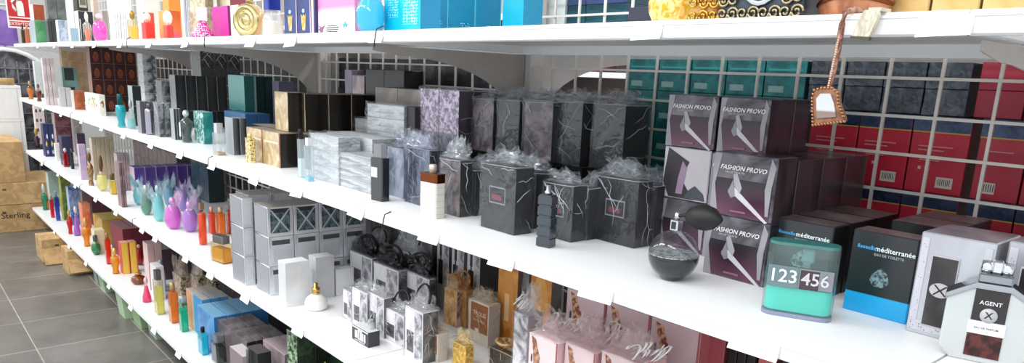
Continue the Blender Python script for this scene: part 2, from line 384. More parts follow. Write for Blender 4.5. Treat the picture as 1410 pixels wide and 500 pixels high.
# ------------------------------------------------------------------ bottles
def lighten(c, k):
    v = [int(c[i:i+2], 16) for i in (0, 2, 4)]; mx = max(v)
    return ''.join('%02x' % int(min(255, (x+(x-sum(v)/3)*.15)*(1+k)+(255-x)*k*.5)) if x+(x-sum(v)/3)*.15 > 0 else '00' for x in v)
def px_per_m(P, v):
    a = proj(P+v*.005); b = proj(P-v*.005)
    return abs(a[0]-b[0])/.01
def B(label, L, R, Bt, T, z=Z2, style='rect', ratio=.5, rz=0.0, glassc='f2f8f8', liq=None, level=.6, cap='cyl', capc='c0c0c0', capm=None, caph=.25, capw=.45, collar=None, body=0.0, label_panel=None, Y=None, cat='bottle', name='perfume_bottle', group=None, opaque=None, bodyr=.0, text=None, dens=.12):
    cx = (L+R)/2
    P = on_z(cx, Bt, z) if Y is None else on_y(cx, Bt, Y)
    P = Vector((P.x, P.y, z))
    ex = Vector((math.cos(rz), math.sin(rz), 0)); ey = Vector((-math.sin(rz), math.cos(rz), 0))
    if style in ('rect', 'facet'): w = (R-L)/(px_per_m(P, ex)+px_per_m(P, ey)*ratio)
    else:
        vv = Vector((P.y, -P.x, 0)).normalized(); w = (R-L)/px_per_m(P, vv)
    dpt = w*ratio if style in ('rect', 'facet') else w
    if Y is None:
        vd = Vector((P.x, P.y, 0)).normalized(); P = P+vd*dpt*.42
    H = on_y(cx, T, P.y).z-z
    if P.y-dpt/2 < 1.0 or P.y+dpt/2 > GY or H < .02 or w > .2: WARN.append(('bottle', label, round(P.y, 3), round(w, 3), round(H, 3)))
    r = root(name, label, cat, P, rz, group)
    hb = H*(1-caph) if cap else H
    gm = M(opaque) if opaque else glass(glassc, dens, .04, body)
    def shape(s, h0, h1, nm, mat):
        bm = bmesh.new()
        if style == 'rect':
            prism(bm, rrect(w*s, dpt*s, min(w, dpt)*.16*s), h0, h1, bev=min(w, dpt)*.05)
            return finish(bm, nm, mat, r)
        if style == 'facet':
            pts = [(-.5, 0), (.5, 0), (.5, .72), (.3, 1), (-.3, 1), (-.5, .72)]
            prism(bm, [(p[0]*w*s, h0+p[1]*(h1-h0)) for p in pts], -dpt*s/2, dpt*s/2, axis='y', bev=dpt*.08)
            return finish(bm, nm, mat, r)
        prof = {'cyl': [(.0, 0), (.46, 0), (.5, .03), (.5, .88), (.42, .96), (.22, 1), (0, 1)],
                'sphere': [(0, 0), (.24, 0), (.4, .12), (.48, .3), (.5, .5), (.46, .7), (.34, .88), (.2, .97), (.14, 1), (0, 1)],
                'vase': [(0, 0), (.34, 0), (.38, .05), (.3, .22), (.36, .4), (.5, .62), (.46, .82), (.22, .95), (.14, 1), (0, 1)],
                'bell': [(0, 0), (.48, 0), (.5, .06), (.46, .3), (.3, .6), (.2, .85), (.14, 1), (0, 1)],
                'dome': [(0, 0), (.42, 0), (.5, .1), (.5, .45), (.42, .75), (.25, .95), (.15, 1), (0, 1)],
                'ribbed': [(0, 0)]+[(.5-.045*(i % 2), .02+i*.06) for i in range(16)]+[(.2, 1), (0, 1)]}[style]
        top = 1.0 if nm != 'liquid' else (h1-h0)/(hb*.96)
        if nm == 'liquid': pr = [(p[0]*w*s, h0+p[1]*hb*.96) for p in prof if p[1] <= top]+[(0, h1)]
        else: pr = [(p[0]*w*s, h0+p[1]*(h1-h0)) for p in prof]
        if nm == 'liquid':
            lastr = pr[-2][0] or w*.3
            pr = pr[:-1]+[(lastr, h1), (0, h1)]
        lathe(bm, pr, 20); return finish(bm, nm, mat, r)
    if opaque: shape(1, 0, hb, 'bottle_body', gm)
    else:
        shape(1, 0, hb, 'glass', gm)
        if liq: shape(.88, hb*.04, hb*level, 'liquid', glass(lighten(liq, .16), .0, .1, .72))
    cm = capm or paint(capc, .3, .5)
    if cap:
        ch = H-hb; cw = w*capw
        bm = bmesh.new()
        if collar: 
            b2 = bmesh.new(); lathe(b2, [(0, hb), (cw*.42, hb), (cw*.42, hb+ch*.22), (0, hb+ch*.22)], 16); finish(b2, 'collar', M(collar), r)
        c0 = hb+(ch*.2 if collar else 0)
        if cap == 'cyl': lathe(bm, [(0, c0), (cw/2, c0), (cw/2, H-.1*ch), (cw*.4, H), (0, H)], 16)
        elif cap == 'ball': lathe(bm, [(0, c0), (cw*.2, c0)]+[(cw/2*math.sin(a*math.pi/8), c0+(H-c0)*(.5-.5*math.cos(a*math.pi/8))) for a in range(1, 8)]+[(0, H)], 16)
        elif cap == 'cone': lathe(bm, [(0, c0), (cw/2, c0), (cw*.42, c0+(H-c0)*.4), (cw*.15, H-.05*ch), (0, H)], 16)
        elif cap == 'spray':
            lathe(bm, [(0, c0), (cw/2, c0), (cw/2, c0+(H-c0)*.45), (cw*.25, c0+(H-c0)*.5), (cw*.25, H), (0, H)], 16)
        else: prism(bm, rrect(cw, min(cw, dpt*.8), cw*.1), c0, H, bev=cw*.04)
        finish(bm, 'cap', cm, r)
    if label_panel:
        u0, v0, u1, v1, mt = label_panel
        bm = bmesh.new(); yy = -dpt/2
        if style in ('rect', 'facet'): bx(bm, (u0-.5)*w, (u1-.5)*w, yy-.0012, yy+.0002, v0*hb, v1*hb)
        else:
            n = 8; rr = w/2*1.015
            vs = []
            for i in range(n+1):
                a = -math.pi/2+(u0+(u1-u0)*i/n-.5)*2.4
                vs.append([bm.verts.new((rr*math.cos(a), rr*math.sin(a), zz*hb)) for zz in (v0, v1)])
            for p, q in zip(vs, vs[1:]): bm.faces.new((p[0], q[0], q[1], p[1]))
        finish(bm, 'label', M(mt), r)
        if text: lettering(text[0], r, 0, yy-.002, (v0+v1)/2*hb, text[1], text[2])
    return r
#@@SECTIONS
# ================================================================== the place
WHITE = paint('f3f4f5', .4, 0, .01); GREYW = paint('dcdcdb', .5, 0, .02)
def floor_mat():
    m, nt, N, L = newmat('floor_tiles')
    b = nd(nt, 'ShaderNodeBsdfPrincipled')
    t = nd(nt, 'ShaderNodeTexCoord'); mp = nd(nt, 'ShaderNodeMapping'); L.new(t.outputs['Object'], mp.inputs[0])
    mp.inputs['Location'].default_value = (5.74+.55*20, -.52+.55*20, 0)
    br = nd(nt, 'ShaderNodeTexBrick'); br.offset = 0; br.squash = 1
    L.new(mp.outputs[0], br.inputs['Vector'])
    br.inputs['Scale'].default_value = 1; br.inputs['Brick Width'].default_value = .55; br.inputs['Row Height'].default_value = .55
    br.inputs['Mortar Size'].default_value = .0035; br.inputs['Mortar Smooth'].default_value = .2
    br.inputs['Color1'].default_value = lin('76726d')+(1,); br.inputs['Color2'].default_value = lin('6b6660')+(1,); br.inputs['Mortar'].default_value = lin('aaa69e')+(1,)
    nz = nd(nt, 'ShaderNodeTexNoise'); nz.inputs['Scale'].default_value = 3.2; nz.inputs['Detail'].default_value = 7; nz.inputs['Roughness'].default_value = .65
    L.new(t.outputs['Object'], nz.inputs['Vector'])
    mx = nd(nt, 'ShaderNodeMix', data_type='RGBA', blend_type='OVERLAY'); mx.inputs[0].default_value = .75
    L.new(br.outputs[0], mx.inputs[6]); L.new(nz.outputs[0], mx.inputs[7]); L.new(mx.outputs[2], b.inputs['Base Color'])
    mr = nd(nt, 'ShaderNodeMapRange'); L.new(nz.outputs[0], mr.inputs[0]); mr.inputs[3].default_value = .22; mr.inputs[4].default_value = .5
    L.new(mr.outputs[0], b.inputs['Roughness'])
    out(nt, b.outputs[0]); return m
bm = bmesh.new(); bx(bm, -12, 3, -2.2, 4.6, FLOOR-.05, FLOOR)
o = finish(bm, 'floor', floor_mat()); o['kind'] = 'structure'
bm = bmesh.new(); bx(bm, -12.1, -12, -2.2, 4.6, FLOOR-.05, 1.9)
o = finish(bm, 'wall_left', paint('cfd0cc', .7)); o['kind'] = 'structure'
bm = bmesh.new(); bx(bm, -12, 3, 4.6, 4.7, FLOOR-.05, 1.9)
o = finish(bm, 'wall_back', paint('cbbfbb', .7)); o['kind'] = 'structure'

# ------------------------------------------------------------------ shelving unit
unit = root('shelving_unit', 'long white metal shelving unit with four shelves and a wire back', 'shelving', (-3.3, 1.6, FLOOR))
U = Vector((-3.3, 1.6, FLOOR))
def upart(bm, name, mat):
    bmesh.ops.translate(bm, verts=bm.verts, vec=-U); return finish(bm, name, mat, unit)
for x in POSTS:
    bm = bmesh.new()
    bx(bm, x-.034, x-.004, 1.625, 1.685, FLOOR, .9, bev=.003); bx(bm, x+.004, x+.034, 1.625, 1.685, FLOOR, .9, bev=.003)
    bx(bm, x-.01, x+.01, 1.64, 1.68, FLOOR, .9)
    upart(bm, 'post', paint('c9c4c0', .45))
    bm = bmesh.new()
    prism(bm, [(1.12, FLOOR+.001), (1.63, FLOOR+.001), (1.63, FLOOR+.10), (1.5, FLOOR+.06), (1.12, FLOOR+.035)], x-.02, x+.02, axis='x', bev=.002)
    upart(bm, 'foot', GREYW)
bays = list(zip(POSTS[1:], POSTS[:-1])); bays.append((-8.03, -7.83))
for zi, z in enumerate((Z1, Z2, Z3, Z4)):
    for a, b in bays:
        a2, b2 = a+.002, b-.002
        bm = bmesh.new()
        bx(bm, a2, b2, 1.0, 1.622, z-.004, z)
        bx(bm, a2, b2, 1.0, 1.012, z-.030, z-.004, bev=.0015); bx(bm, a2, b2, 1.608, 1.622, z-.030, z-.004)
        if b-a > .5: bx(bm, a2, a2+.012, 1.012, 1.608, z-.026, z-.004); bx(bm, b2-.012, b2, 1.012, 1.608, z-.026, z-.004)
        s = upart(bm, 'shelf_board', WHITE)
        bm = bmesh.new(); bx(bm, a2, b2, .9935, .9995, z-.0285, z-.004, bev=.001); bx(bm, a2, b2, .992, .9936, z-.008, z-.005)
        bmesh.ops.translate(bm, verts=bm.verts, vec=-U); finish(bm, 'label_rail', WHITE, s)
    for x in POSTS:
        pts = [(1.06, z-.031), (1.62, z-.031)]
        pts += [(1.62, z-.31)]
        # lower edge: concave curve rising to the front
        for i in range(13):
            t = i/12; a = t*math.pi/2
            pts.append((1.595-.46*(1-math.sin(math.pi/2-a)), z-.26+.205*math.sin(a)))
        pts.append((1.06, z-.045))
        bm = bmesh.new(); prism(bm, pts, x-.0015, x+.0015, axis='x')
        upart(bm, 'bracket', paint('b3aca6', .45) if x > -7 else WHITE)
# wire back panels
for a, b in list(zip(POSTS[1:], POSTS[:-1])):
    bm = bmesh.new(); r = .0031
    k = 0
    n0 = math.ceil((-.467-b+.04)/.1035); n1 = math.floor((-.467-a-.04)/.1035)
    for k in range(n0, n1+1):
        x = -.467-.1035*k
        bx(bm, x-r, x+r, GY-r, GY+r, -1.36, .85)
    for k in range(-10, 18):
        zz = .03-.0785*k
        if zz > -1.36: bx(bm, a+.035, b-.035, GY-3*r, GY-r, zz-r, zz+r)
    upart(bm, 'wire_panel', paint('d9d3cc', .4, .1))
for z in (Z1, Z2, Z3, Z4):
    bm = bmesh.new(); bx(bm, -7.8, 1.2, 1.69, 2.25, z-.006, z); bx(bm, -7.8, 1.2, 2.24, 2.25, z-.03, z)
    upart(bm, 'rear_shelf_board', WHITE)
    for x in POSTS[1:4]:
        pts = [(1.69, z-.007), (2.2, z-.007), (2.2, z-.03)]+[(2.2-.48*math.sin(i/10*math.pi/2), z-.04-.2*(1-math.cos(i/10*math.pi/2))) for i in range(11)]+[(1.69, z-.27)]
        bm = bmesh.new(); prism(bm, pts, x-.0015, x+.0015, axis='x'); upart(bm, 'rear_bracket', paint('d6d2cf', .45))

# the next aisle seen through the gap in the wire panel
far = root('shelving_unit', 'white shelving of the next aisle seen through the wire back', 'shelving', (-5, 3.9, FLOOR))
for z in (-1.3, -.8, -.33, .05, .45):
    bm = bmesh.new(); bx(bm, -5, 3, -.3, .3, z-FLOOR-.035, z-FLOOR); finish(bm, 'shelf_board', WHITE, far)
bm = bmesh.new(); bx(bm, -5, 3, .3, .34, 0, 2.3); finish(bm, 'back_panel', paint('b9a6a2', .6), far)
for x in (-5, -1, 3):
    bm = bmesh.new(); bx(bm, x-.02, x+.02, -.28, .3, 0, 2.3); finish(bm, 'upright', WHITE, far)
for i, z in enumerate((-.33, .05)):
    for j in range(7):
        carton('%s carton on the %s shelf of the next aisle, %s from left' % (('dark brown', 'wine red')[i], ('middle', 'upper')[i], ORD[j+1]), .34, .2, .22, (-6.1+j*.42, 3.78, z), 0, ('3a2b29', '6d3a38')[i], group='cartons in the next aisle')

# ------------------------------------------------------------------ price tags and ties on the shelf lips
tagm = paint('fbfbfd', .35, 0, .0)
LV = {1: (Z1, 'top'), 2: (Z2, 'second'), 3: (Z3, 'third'), 4: (Z4, 'bottom')}
def ptag(level, px, py, w=.075, hgt=.03, tilt=0.0, n=0, curl=.3):
    z, nm = LV[level]; P = on_y(px, py, .99)
    bm = bmesh.new()
    nseg = 5
    vs = []
    for i in range(nseg+1):
        t = i/nseg; y = -curl*hgt*t*t
        vs.append([bm.verts.new((sx*w/2, y+dy, -t*hgt)) for sx, dy in ((-1, 0), (1, 0), (1, -.0007), (-1, -.0007))])
    for p, q in zip(vs, vs[1:]):
        for k in range(4): bm.faces.new((p[k], p[(k+1) % 4], q[(k+1) % 4], q[k]))
    bm.faces.new(vs[0]); bm.faces.new(vs[-1][::-1]); bmesh.ops.recalc_face_normals(bm, faces=bm.faces[:])
    o = finish(bm, 'price_tag', tagm); o.location = (P.x, .9924, z-.006); o.rotation_euler = (0, tilt, 0)
    tag(o, 'blank white price tag on the %s shelf lip, %s from left' % (nm, ORD[n]), 'price tag', 'price tags on the shelf lips')
lists = {1: [(52, 60), (75, 60), (100, 60), (130, 60), (165, 60), (205, 60), (255, 60), (345, 60), (400, 58), (518, 62), (890, 50), (1300, 35)],
         2: [(60, 147), (84, 155), (112, 165), (140, 174), (170, 184), (208, 200), (248, 214), (292, 229), (350, 250), (408, 265), (490, 292), (590, 325), (690, 355), (820, 402), (1038, 472)],
         3: [(58, 226), (80, 240), (104, 257), (132, 276), (160, 295), (196, 318), (214, 330), (256, 360), (290, 384), (338, 412), (410, 458)],
         4: [(75, 320), (95, 338), (118, 358), (150, 392), (180, 422), (212, 452), (246, 488)]}
for lv, ls in lists.items():
    for i, (px, py) in enumerate(ls):
        big = px > 400
        ptag(lv, px, py, (.062 if lv == 1 else .085) if big else .08, (.025 if lv == 1 else .027) if big else .034, random.uniform(-.05, .05), i+1)
for i, (lv, px, py) in enumerate([(1, 176, 58), (1, 283, 56), (1, 519, 56), (2, 97, 158), (2, 288, 222), (2, 530, 298), (3, 60, 222), (3, 110, 252), (3, 183, 302)]):
    P = on_y(px, py, .988); z = LV[lv][0]
    bm = bmesh.new(); tube(bm, [(-.012, 0, -.04), (-.006, -.004, -.028), (0, -.004, -.01), (.004, -.003, .004), (.012, .012, .012)], .0018, 6)
    o = finish(bm, 'cable_tie', paint('26262a', .4)); o.location = (P.x, .988, z-.001)
    tag(o, 'thin black cable tie hooked over the %s shelf lip, %s along' % (LV[lv][1], ORD[i+1]), 'cable tie', 'black ties on the lips')

# ------------------------------------------------------------------ goods behind the wire back
TEAL = foil('0f5a5e', '197a7c', 30, .35, .15)
C('teal green carton behind the wire panel, {pos}', 866, 1113, T=84, Y=1.71, z=Z2, d=.16, nx=5, nz=5, front=TEAL, side='0d4b4f',
  panels=[('front', .12, .12, .5, .3, '8fb8b4'), ('front', .08, .72, .92, .78, '2f8f90')])
DG = foil('343a42', '565d66', 45, .3, .3)
r1 = C('red carton with a navy band behind the wire panel, {pos}', 1117, 1342, T=163, Y=1.71, z=Z2, d=.16, nx=3, nz=2, front='c4213a', side='7d1220', top='23304a',
  panels=[('front', 0, .80, 1, 1, foil('22304c', '3a4b69', 40)), ('front', 0, .785, 1, .80, 'c9a544'), ('front', .55, .08, .84, .22, 'd9cfc4'), ('front', .15, .60, .75, .615, 'd98a90'), ('front', .15, .55, .6, .565, 'd98a90'), ('front', .2, .42, .55, .435, 'd98a90'), ('front', .2, .3, .25, .34, 'e6b9bb'), ('front', .35, .3, .4, .34, 'e6b9bb')],
  texts=[('|||||||', 'front', .695, .16, .014, '2a2326')])
C('dark grey diamond patterned carton behind the wire panel, {pos}', 1117, 1342, T=86, Y=1.71, z=r1.z+.001, d=.16, nx=4, nz=2, front=DG, side='2b3036',
  panels=[('front', .1, .1, .9, .9, foil('4c5560', '2d333c', 60), [(.5, 0), (1, .5), (.5, 1), (0, .5)]), ('front', 0, .0, .25, .3, '5e6873', [(0, 0), (1, 0), (0, 1)])])
r2 = C('crimson carton right of the dark grey ones behind the wire panel, {pos}', 1352, 1500, T=172, Y=1.71, z=Z2, d=.16, nx=2, nz=2, front='b8253d', side='7d1220',
  panels=[('front', 0, .78, 1, 1, foil('22304c', '3a4b69', 40)), ('front', 0, .765, 1, .78, 'c9a544'), ('front', .15, .08, .5, .22, 'd9cfc4'), ('front', .2, .60, .75, .615, 'd98a90')],
  texts=[('|||||||', 'front', .32, .16, .016, '2a2326')])
C('plain crimson carton in the top right rear corner, {pos}', 1352, 1500, T=87, Y=1.71, z=r2.z+.001, d=.16, nx=2, nz=2, front='9d2038', side='6d1526')
C('pale blank carton behind the upper wire panel', 749, 782, T=-60, Y=1.70, z=Z1, d=.14, front='d6dedc', side='b9c0c0')
C('dark petrol carton behind the upper wire panel, {pos}', 784, 868, T=-60, Y=1.71, z=Z1, d=.14, nx=3, nz=2, front=foil('1f4652', '31606a', 30, sx=.3, sz=3), side='1d3a45',
  panels=[('front', 0, 0, 1, .12, '2c3a73')])
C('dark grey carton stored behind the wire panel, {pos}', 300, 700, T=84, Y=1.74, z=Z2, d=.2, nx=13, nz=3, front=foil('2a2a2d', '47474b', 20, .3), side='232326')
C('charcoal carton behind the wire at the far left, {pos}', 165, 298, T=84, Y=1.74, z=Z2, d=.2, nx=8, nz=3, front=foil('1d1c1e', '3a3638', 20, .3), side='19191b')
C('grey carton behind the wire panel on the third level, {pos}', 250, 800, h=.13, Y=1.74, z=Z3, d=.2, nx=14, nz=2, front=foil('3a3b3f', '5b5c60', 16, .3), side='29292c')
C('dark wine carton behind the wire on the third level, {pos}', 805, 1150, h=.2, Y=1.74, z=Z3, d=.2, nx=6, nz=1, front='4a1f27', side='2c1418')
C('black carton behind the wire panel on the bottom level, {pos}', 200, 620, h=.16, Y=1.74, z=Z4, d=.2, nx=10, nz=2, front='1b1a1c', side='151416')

# ------------------------------------------------------------------ floor goods
CARD = foil('b28e60', 'c9a674', 14, .8, 0)
def cardboard(label, x0, x1, y0, y1, z0, z1, flaps=False, rz=0, texts=(), m=CARD):
    w, d, h = x1-x0, y1-y0, z1-z0
    r = root('cardboard_box', label, 'cardboard box', ((x0+x1)/2, (y0+y1)/2, z0), rz)
    bm = bmesh.new(); bx(bm, -w/2, w/2, -d/2, d/2, 0, h, bev=.004); finish(bm, 'carton_body', m, r)
    bm = bmesh.new(); bx(bm, -w/2, w/2, -.025, .025, h, h+.0012); bx(bm, w/2, w/2+.0012, -.025, .025, h*.72, h); finish(bm, 'tape', paint('b99563', .3), r)
    bm = bmesh.new(); bx(bm, w/2+.0003, w/2+.0015, -.06, -.03, h*.68, h*.76); finish(bm, 'printed_mark', paint('5a452c', .8), r)
    if flaps:
        bm = bmesh.new(); bx(bm, 0, w*.5, -d/2, d/2, 0, .004, rot=Matrix.Translation((w/2-.002, 0, h*.62))@Matrix.Rotation(math.radians(50), 4, 'Y'))
        finish(bm, 'flap', m, r)
    for t in texts: lettering(t[0], r, w/2+.002, t[1]*d, t[2]*h, t[3], '54402a', 'side')
    return r
cardboard('small cardboard box on the floor nearest the big cartons', -6.98, -6.68, .86, 1.16, FLOOR, FLOOR+.192, True)
cardboard('small cardboard box on the floor beside the green tubs', -6.43, -6.20, .955, 1.25, FLOOR, FLOOR+.190, True)
cardboard('large flat cardboard carton, bottom of the floor stack', -8.9, -8.06, .42, 1.22, FLOOR, FLOOR+.26, texts=[('Sterling', .05, .6, .075)])
cardboard('large flat cardboard carton, middle of the floor stack', -8.88, -8.05, .44, 1.24, FLOOR+.261, FLOOR+.46)
cardboard('tall cardboard carton, top of the floor stack', -8.86, -8.09, .36, .98, FLOOR+.461, FLOOR+.84)
GT = paint('a9c3a2', .4)
def tub(label, px, py, w=.2, d=.3, h=.2, m=GT, slanted=False):
    P = on_z(px, py, FLOOR)
    r = root('storage_tub', label, 'storage tub', (P.x-w/2, P.y+d/2, FLOOR), 0, 'green tubs under the shelving')
    bm = bmesh.new()
    b = [bm.verts.new(p) for p in ((-w*.44, -d*.44, 0), (w*.44, -d*.44, 0), (w*.44, d*.44, 0), (-w*.44, d*.44, 0))]
    t = [bm.verts.new(p) for p in ((-w*.5, -d*.5, h), (w*.5, -d*.5, h), (w*.5, d*.5, h), (-w*.5, d*.5, h))]
    t2 = [bm.verts.new((v.co.x*.95, v.co.y*.95, h)) for v in t]; b2 = [bm.verts.new((v.co.x*.93, v.co.y*.93, .01)) for v in b]
    bm.faces.new(b[::-1]); bm.faces.new(b2)
    for i in range(4):
        j = (i+1) % 4
        bm.faces.new((b[i], b[j], t[j], t[i])); bm.faces.new((t[i], t[j], t2[j], t2[i])); bm.faces.new((t2[i], t2[j], b2[j], b2[i]))
    finish(bm, 'tub_body', m, r)
    bm = bmesh.new(); bx(bm, -w*.53, w*.53, -d*.53, d*.53, h, h+.012, bev=.003); finish(bm, 'lid', m, r)
tub('pale grey green tub under the shelf beside the small box', 132, 392, .12, .3, .17, paint('9aa9a0', .4))
tub('mid green tub under the shelf, second from left', 142, 404, .18, .3, .18)
tub('narrow pale green tub on a foot under the shelf', 169, 441, .17, .3, .185, paint('b7d0ac', .4))
tub('wide green lidded tub under the bottom shelf', 192, 455, .22, .3, .17, paint('9dbb8e', .4))
tub('pale mint tub nearest the camera under the shelf', 212, 470, .17, .3, .18, paint('b3c8b6', .4))

# ------------------------------------------------------------------ far left, beyond the end of the unit
def facebox(label, x, pl, pt, pr, pb, dx, mat, name, cat, z0=None, **kw):
    """box whose near face is the plane x; pixel corners give its extent"""
    a = on_x(pl, pb, x); b = on_x(pr, pt, x)
    zb = z0 if z0 is not None else a.z
    return carton(label, dx, b.y-a.y, b.z-zb, (x-dx/2, (a.y+b.y)/2, zb), 0, front=mat, side=mat, cat=cat, name=name, **kw), a, b
WH = paint('e9eaea', .5)
a = on_x(-20, 232, -8.9); b = on_x(28, 118, -8.9)
hh = (b.z-FLOOR)
for k in range(4):
    o = carton('white shop carton stacked beyond the shelf end, %s' % ('bottom', 'second up', 'third up', 'top')[k], .5, b.y-a.y, hh/4-.002, (-9.15, (a.y+b.y)/2, FLOOR+k*hh/4), 0, front=WH, side=WH, cat='box', name='white_carton',
      panels=[('side', .9, .05, .92, .95, 'c9c9c9'), ('side', 0, .9, 1, .93, 'd2d2d2')], group='white cartons beyond the shelf end')
# cardboard roll on top
bm = bmesh.new(); c = on_x(22, 110, -8.9); tube(bm, [(-.0, -.14, 0), (0, .14, 0)], .035, 14)
o = finish(bm, 'cardboard_tube', CARD); o.location = (-8.98, b.y-.18, b.z+.036); tag(o, 'short brown cardboard tube lying on the white cartons', 'cardboard tube')
# dark wire basket
c = on_x(8, 98, -9.6)
r = root('wire_basket', 'dark round topped wire display rack at the far left', 'display rack', (-9.6, c.y, FLOOR))
bm = bmesh.new()
hz = on_x(10, 68, -9.6).z-FLOOR; bw = .42
arc = [(-bw, 0)]+[(-bw*math.cos(i*math.pi/12), hz-.35+.35*math.sin(i*math.pi/12)) for i in range(13)]+[(bw, 0)]
tube(bm, [(0, p[0], p[1]) for p in arc], .022, 8); finish(bm, 'frame', paint('e6e6e6', .4), r)
bm = bmesh.new()
prism(bm, [(p[0]*.95, max(p[1]-.02, .02)) for p in arc], -.06, -.03, axis='x'); finish(bm, 'back_board', foil('2d2c30', '6a6a70', 9, .5, .1), r)
bm = bmesh.new()
for i in range(-3, 4): bx(bm, -.03, -.02, i*.11-.006, i*.11+.006, .1, hz-.12)
for i in range(8): bx(bm, -.03, -.02, -.4, .4, hz-.2-i*.16, hz-.19-i*.16)
finish(bm, 'wire_mesh', paint('8b8b8f', .4, .5), r)
# purple banner and red fire extinguisher sign
c0 = on_x(-12, 62, -10.2); c1 = on_x(21, 14, -10.2)
r = root('banner', 'purple hanging banner behind the red sign', 'banner', (-10.2, (c0.y+c1.y)/2, c0.z))
bm = bmesh.new(); w2 = (c1.y-c0.y)/2; h2 = c1.z-c0.z
prism(bm, [(-w2, 0), (w2, 0), (w2*.95, h2*.75), (w2*.5, h2*.95), (-w2, h2*1.1)], -.004, .004, axis='x'); finish(bm, 'cloth', foil('6c4a9c', '9a78c4', 3, .7, 0), r)
bm = bmesh.new(); tube(bm, [(0, -w2*1.05, h2*1.12), (0, w2*1.05, h2*1.12)], .012, 8); finish(bm, 'rod', GREYW, r)
bm = bmesh.new(); bx(bm, -.04, -.02, -.012, .012, FLOOR-c0.z, h2*1.1); bx(bm, -.2, .15, -.2, .2, FLOOR-c0.z, FLOOR-c0.z+.015); finish(bm, 'stand', GREYW, r)
c0 = on_x(11.5, 38, -8.6); c1 = on_x(40, -6, -8.6); w2 = (c1.y-c0.y)/2; h2 = c1.z-c0.z
r = root('fire_extinguisher_sign', 'red and white fire extinguisher sign at the top left', 'sign', (-8.6, (c0.y+c1.y)/2, c0.z))
bm = bmesh.new(); bx(bm, -.003, .003, -w2, w2, 0, h2); finish(bm, 'sign_plate', paint('f4f2f0', .4), r)
bm = bmesh.new(); bx(bm, .0031, .005, -w2*.88, w2*.88, h2*.34, h2*.97); bx(bm, .0031, .005, -w2*.88, w2*.88, h2*.24, h2*.30); bx(bm, .0031, .005, -w2*.88, w2*.88, h2*.05, h2*.2); finish(bm, 'red_field', paint('c8232b', .4), r)
bm = bmesh.new()
prism(bm, [(-w2*.12, h2*.37), (w2*.45, h2*.37), (w2*.42, h2*.72), (w2*.3, h2*.82), (-w2*.1, h2*.82), (-w2*.18, h2*.72)], .0051, .007, axis='x')
tube(bm, [(.006, w2*.0, h2*.82), (.006, -w2*.2, h2*.88), (.006, -w2*.5, h2*.78), (.006, -w2*.42, h2*.62), (.006, -w2*.2, h2*.5)], .012, 6)
finish(bm, 'pictogram', paint('f0efe9', .4), r)
lettering('EXTINTOR', r, .006, 0, h2*.125, h2*.12, 'f0efe9', 'side')
bm = bmesh.new(); tube(bm, [(0, 0, h2), (0, 0, 1.85-c0.z)], .004, 6); finish(bm, 'hanging_wire', GREYW, r)

# ------------------------------------------------------------------ light
w = D.worlds.new('world'); SC.world = w; w.use_nodes = True
w.node_tree.nodes['Background'].inputs[0].default_value = (.93, .97, 1, 1); w.node_tree.nodes['Background'].inputs[1].default_value = 1.15
def area(name, loc, sx, sy, e, rot=(0, 0, 0), col=(1, .99, .97)):
    l = D.lights.new(name, 'AREA'); l.shape = 'RECTANGLE'; l.size = sx; l.size_y = sy; l.energy = e; l.color = col
    o = D.objects.new(name, l); COL.objects.link(o); o.location = loc; o.rotation_euler = rot
for cx, e in ((-.2, 23), (-2.6, 28), (-5.2, 31), (-8.2, 32)):
    area('ceiling_light', (cx, -.55, 1.55), 1.8, .35, e, (math.radians(28), 0, 0))
area('ceiling_light', (-1.5, 3.0, 1.75), 5.0, .25, 40)
SC.view_settings.view_transform = 'Standard'; SC.view_settings.look = 'None'; SC.view_settings.exposure = .3; SC.view_settings.gamma = 1
SC.view_settings.use_curve_mapping = False
SC.cycles.transparent_max_bounces = 24
# ================================================================== second shelf (the near one)
SILK = foil('2c282e', '77727b', 9, .3, .2, sx=.7, sy=1, sz=1.4, lo=.35, hi=.7, dist=2.5)
FDARK = foil('221e22', '45393f', 12, .28, .2, sx=3, sz=.4)
SHARD = [(.0, .0), (.16, .0), (.05, 1), (0, 1)]
def fashion_panels(title=True):
    p = [('front', .04, .03, .96, .6, grad([(0, '6a4258'), (.5, '4a2c3e'), (1, '2c272d')], 'Z', .07, .25, .2)), ('front', .0, .0, .14, .98, '96939b', [(0, 0), (1, 0), (.35, .5), (.9, 1), (0, 1)]),
         ('front', .84, .1, .99, .98, '98959c', [(.4, 0), (.7, 0), (.75, .5), (1, .85), (.5, 1), (.1, .45)]),
         ('front', .28, .42, .95, .5, 'c9c6cc', [(.0, .0), (.1, 1), (1, -5.2), (.94, -5.4)]), ('front', .3, .38, .5, .7, 'a3a0a8', [(.2, .9), (.5, 1), (1, .3), (.85, 0), (.4, .35)]),
         ('front', .28, .3, .4, .6, '8b8890', [(0, .3), (.6, 1), (1, .1), (.5, 0)]), ('front', .35, .08, .6, .11, '8d5f72')]
    return p
FT = [('FASHION PROVO', 'front', .49, .77, .0128, 'eceaea', .25), ('EAU DE TOILETTE', 'front', .36, .70, .0052, 'bdb9bd')]
fk = dict(front=SILK, side=FDARK, top=FDARK, panels=fashion_panels(), texts=FT, bev=.002, tint='f4f2f6')
S = .1165
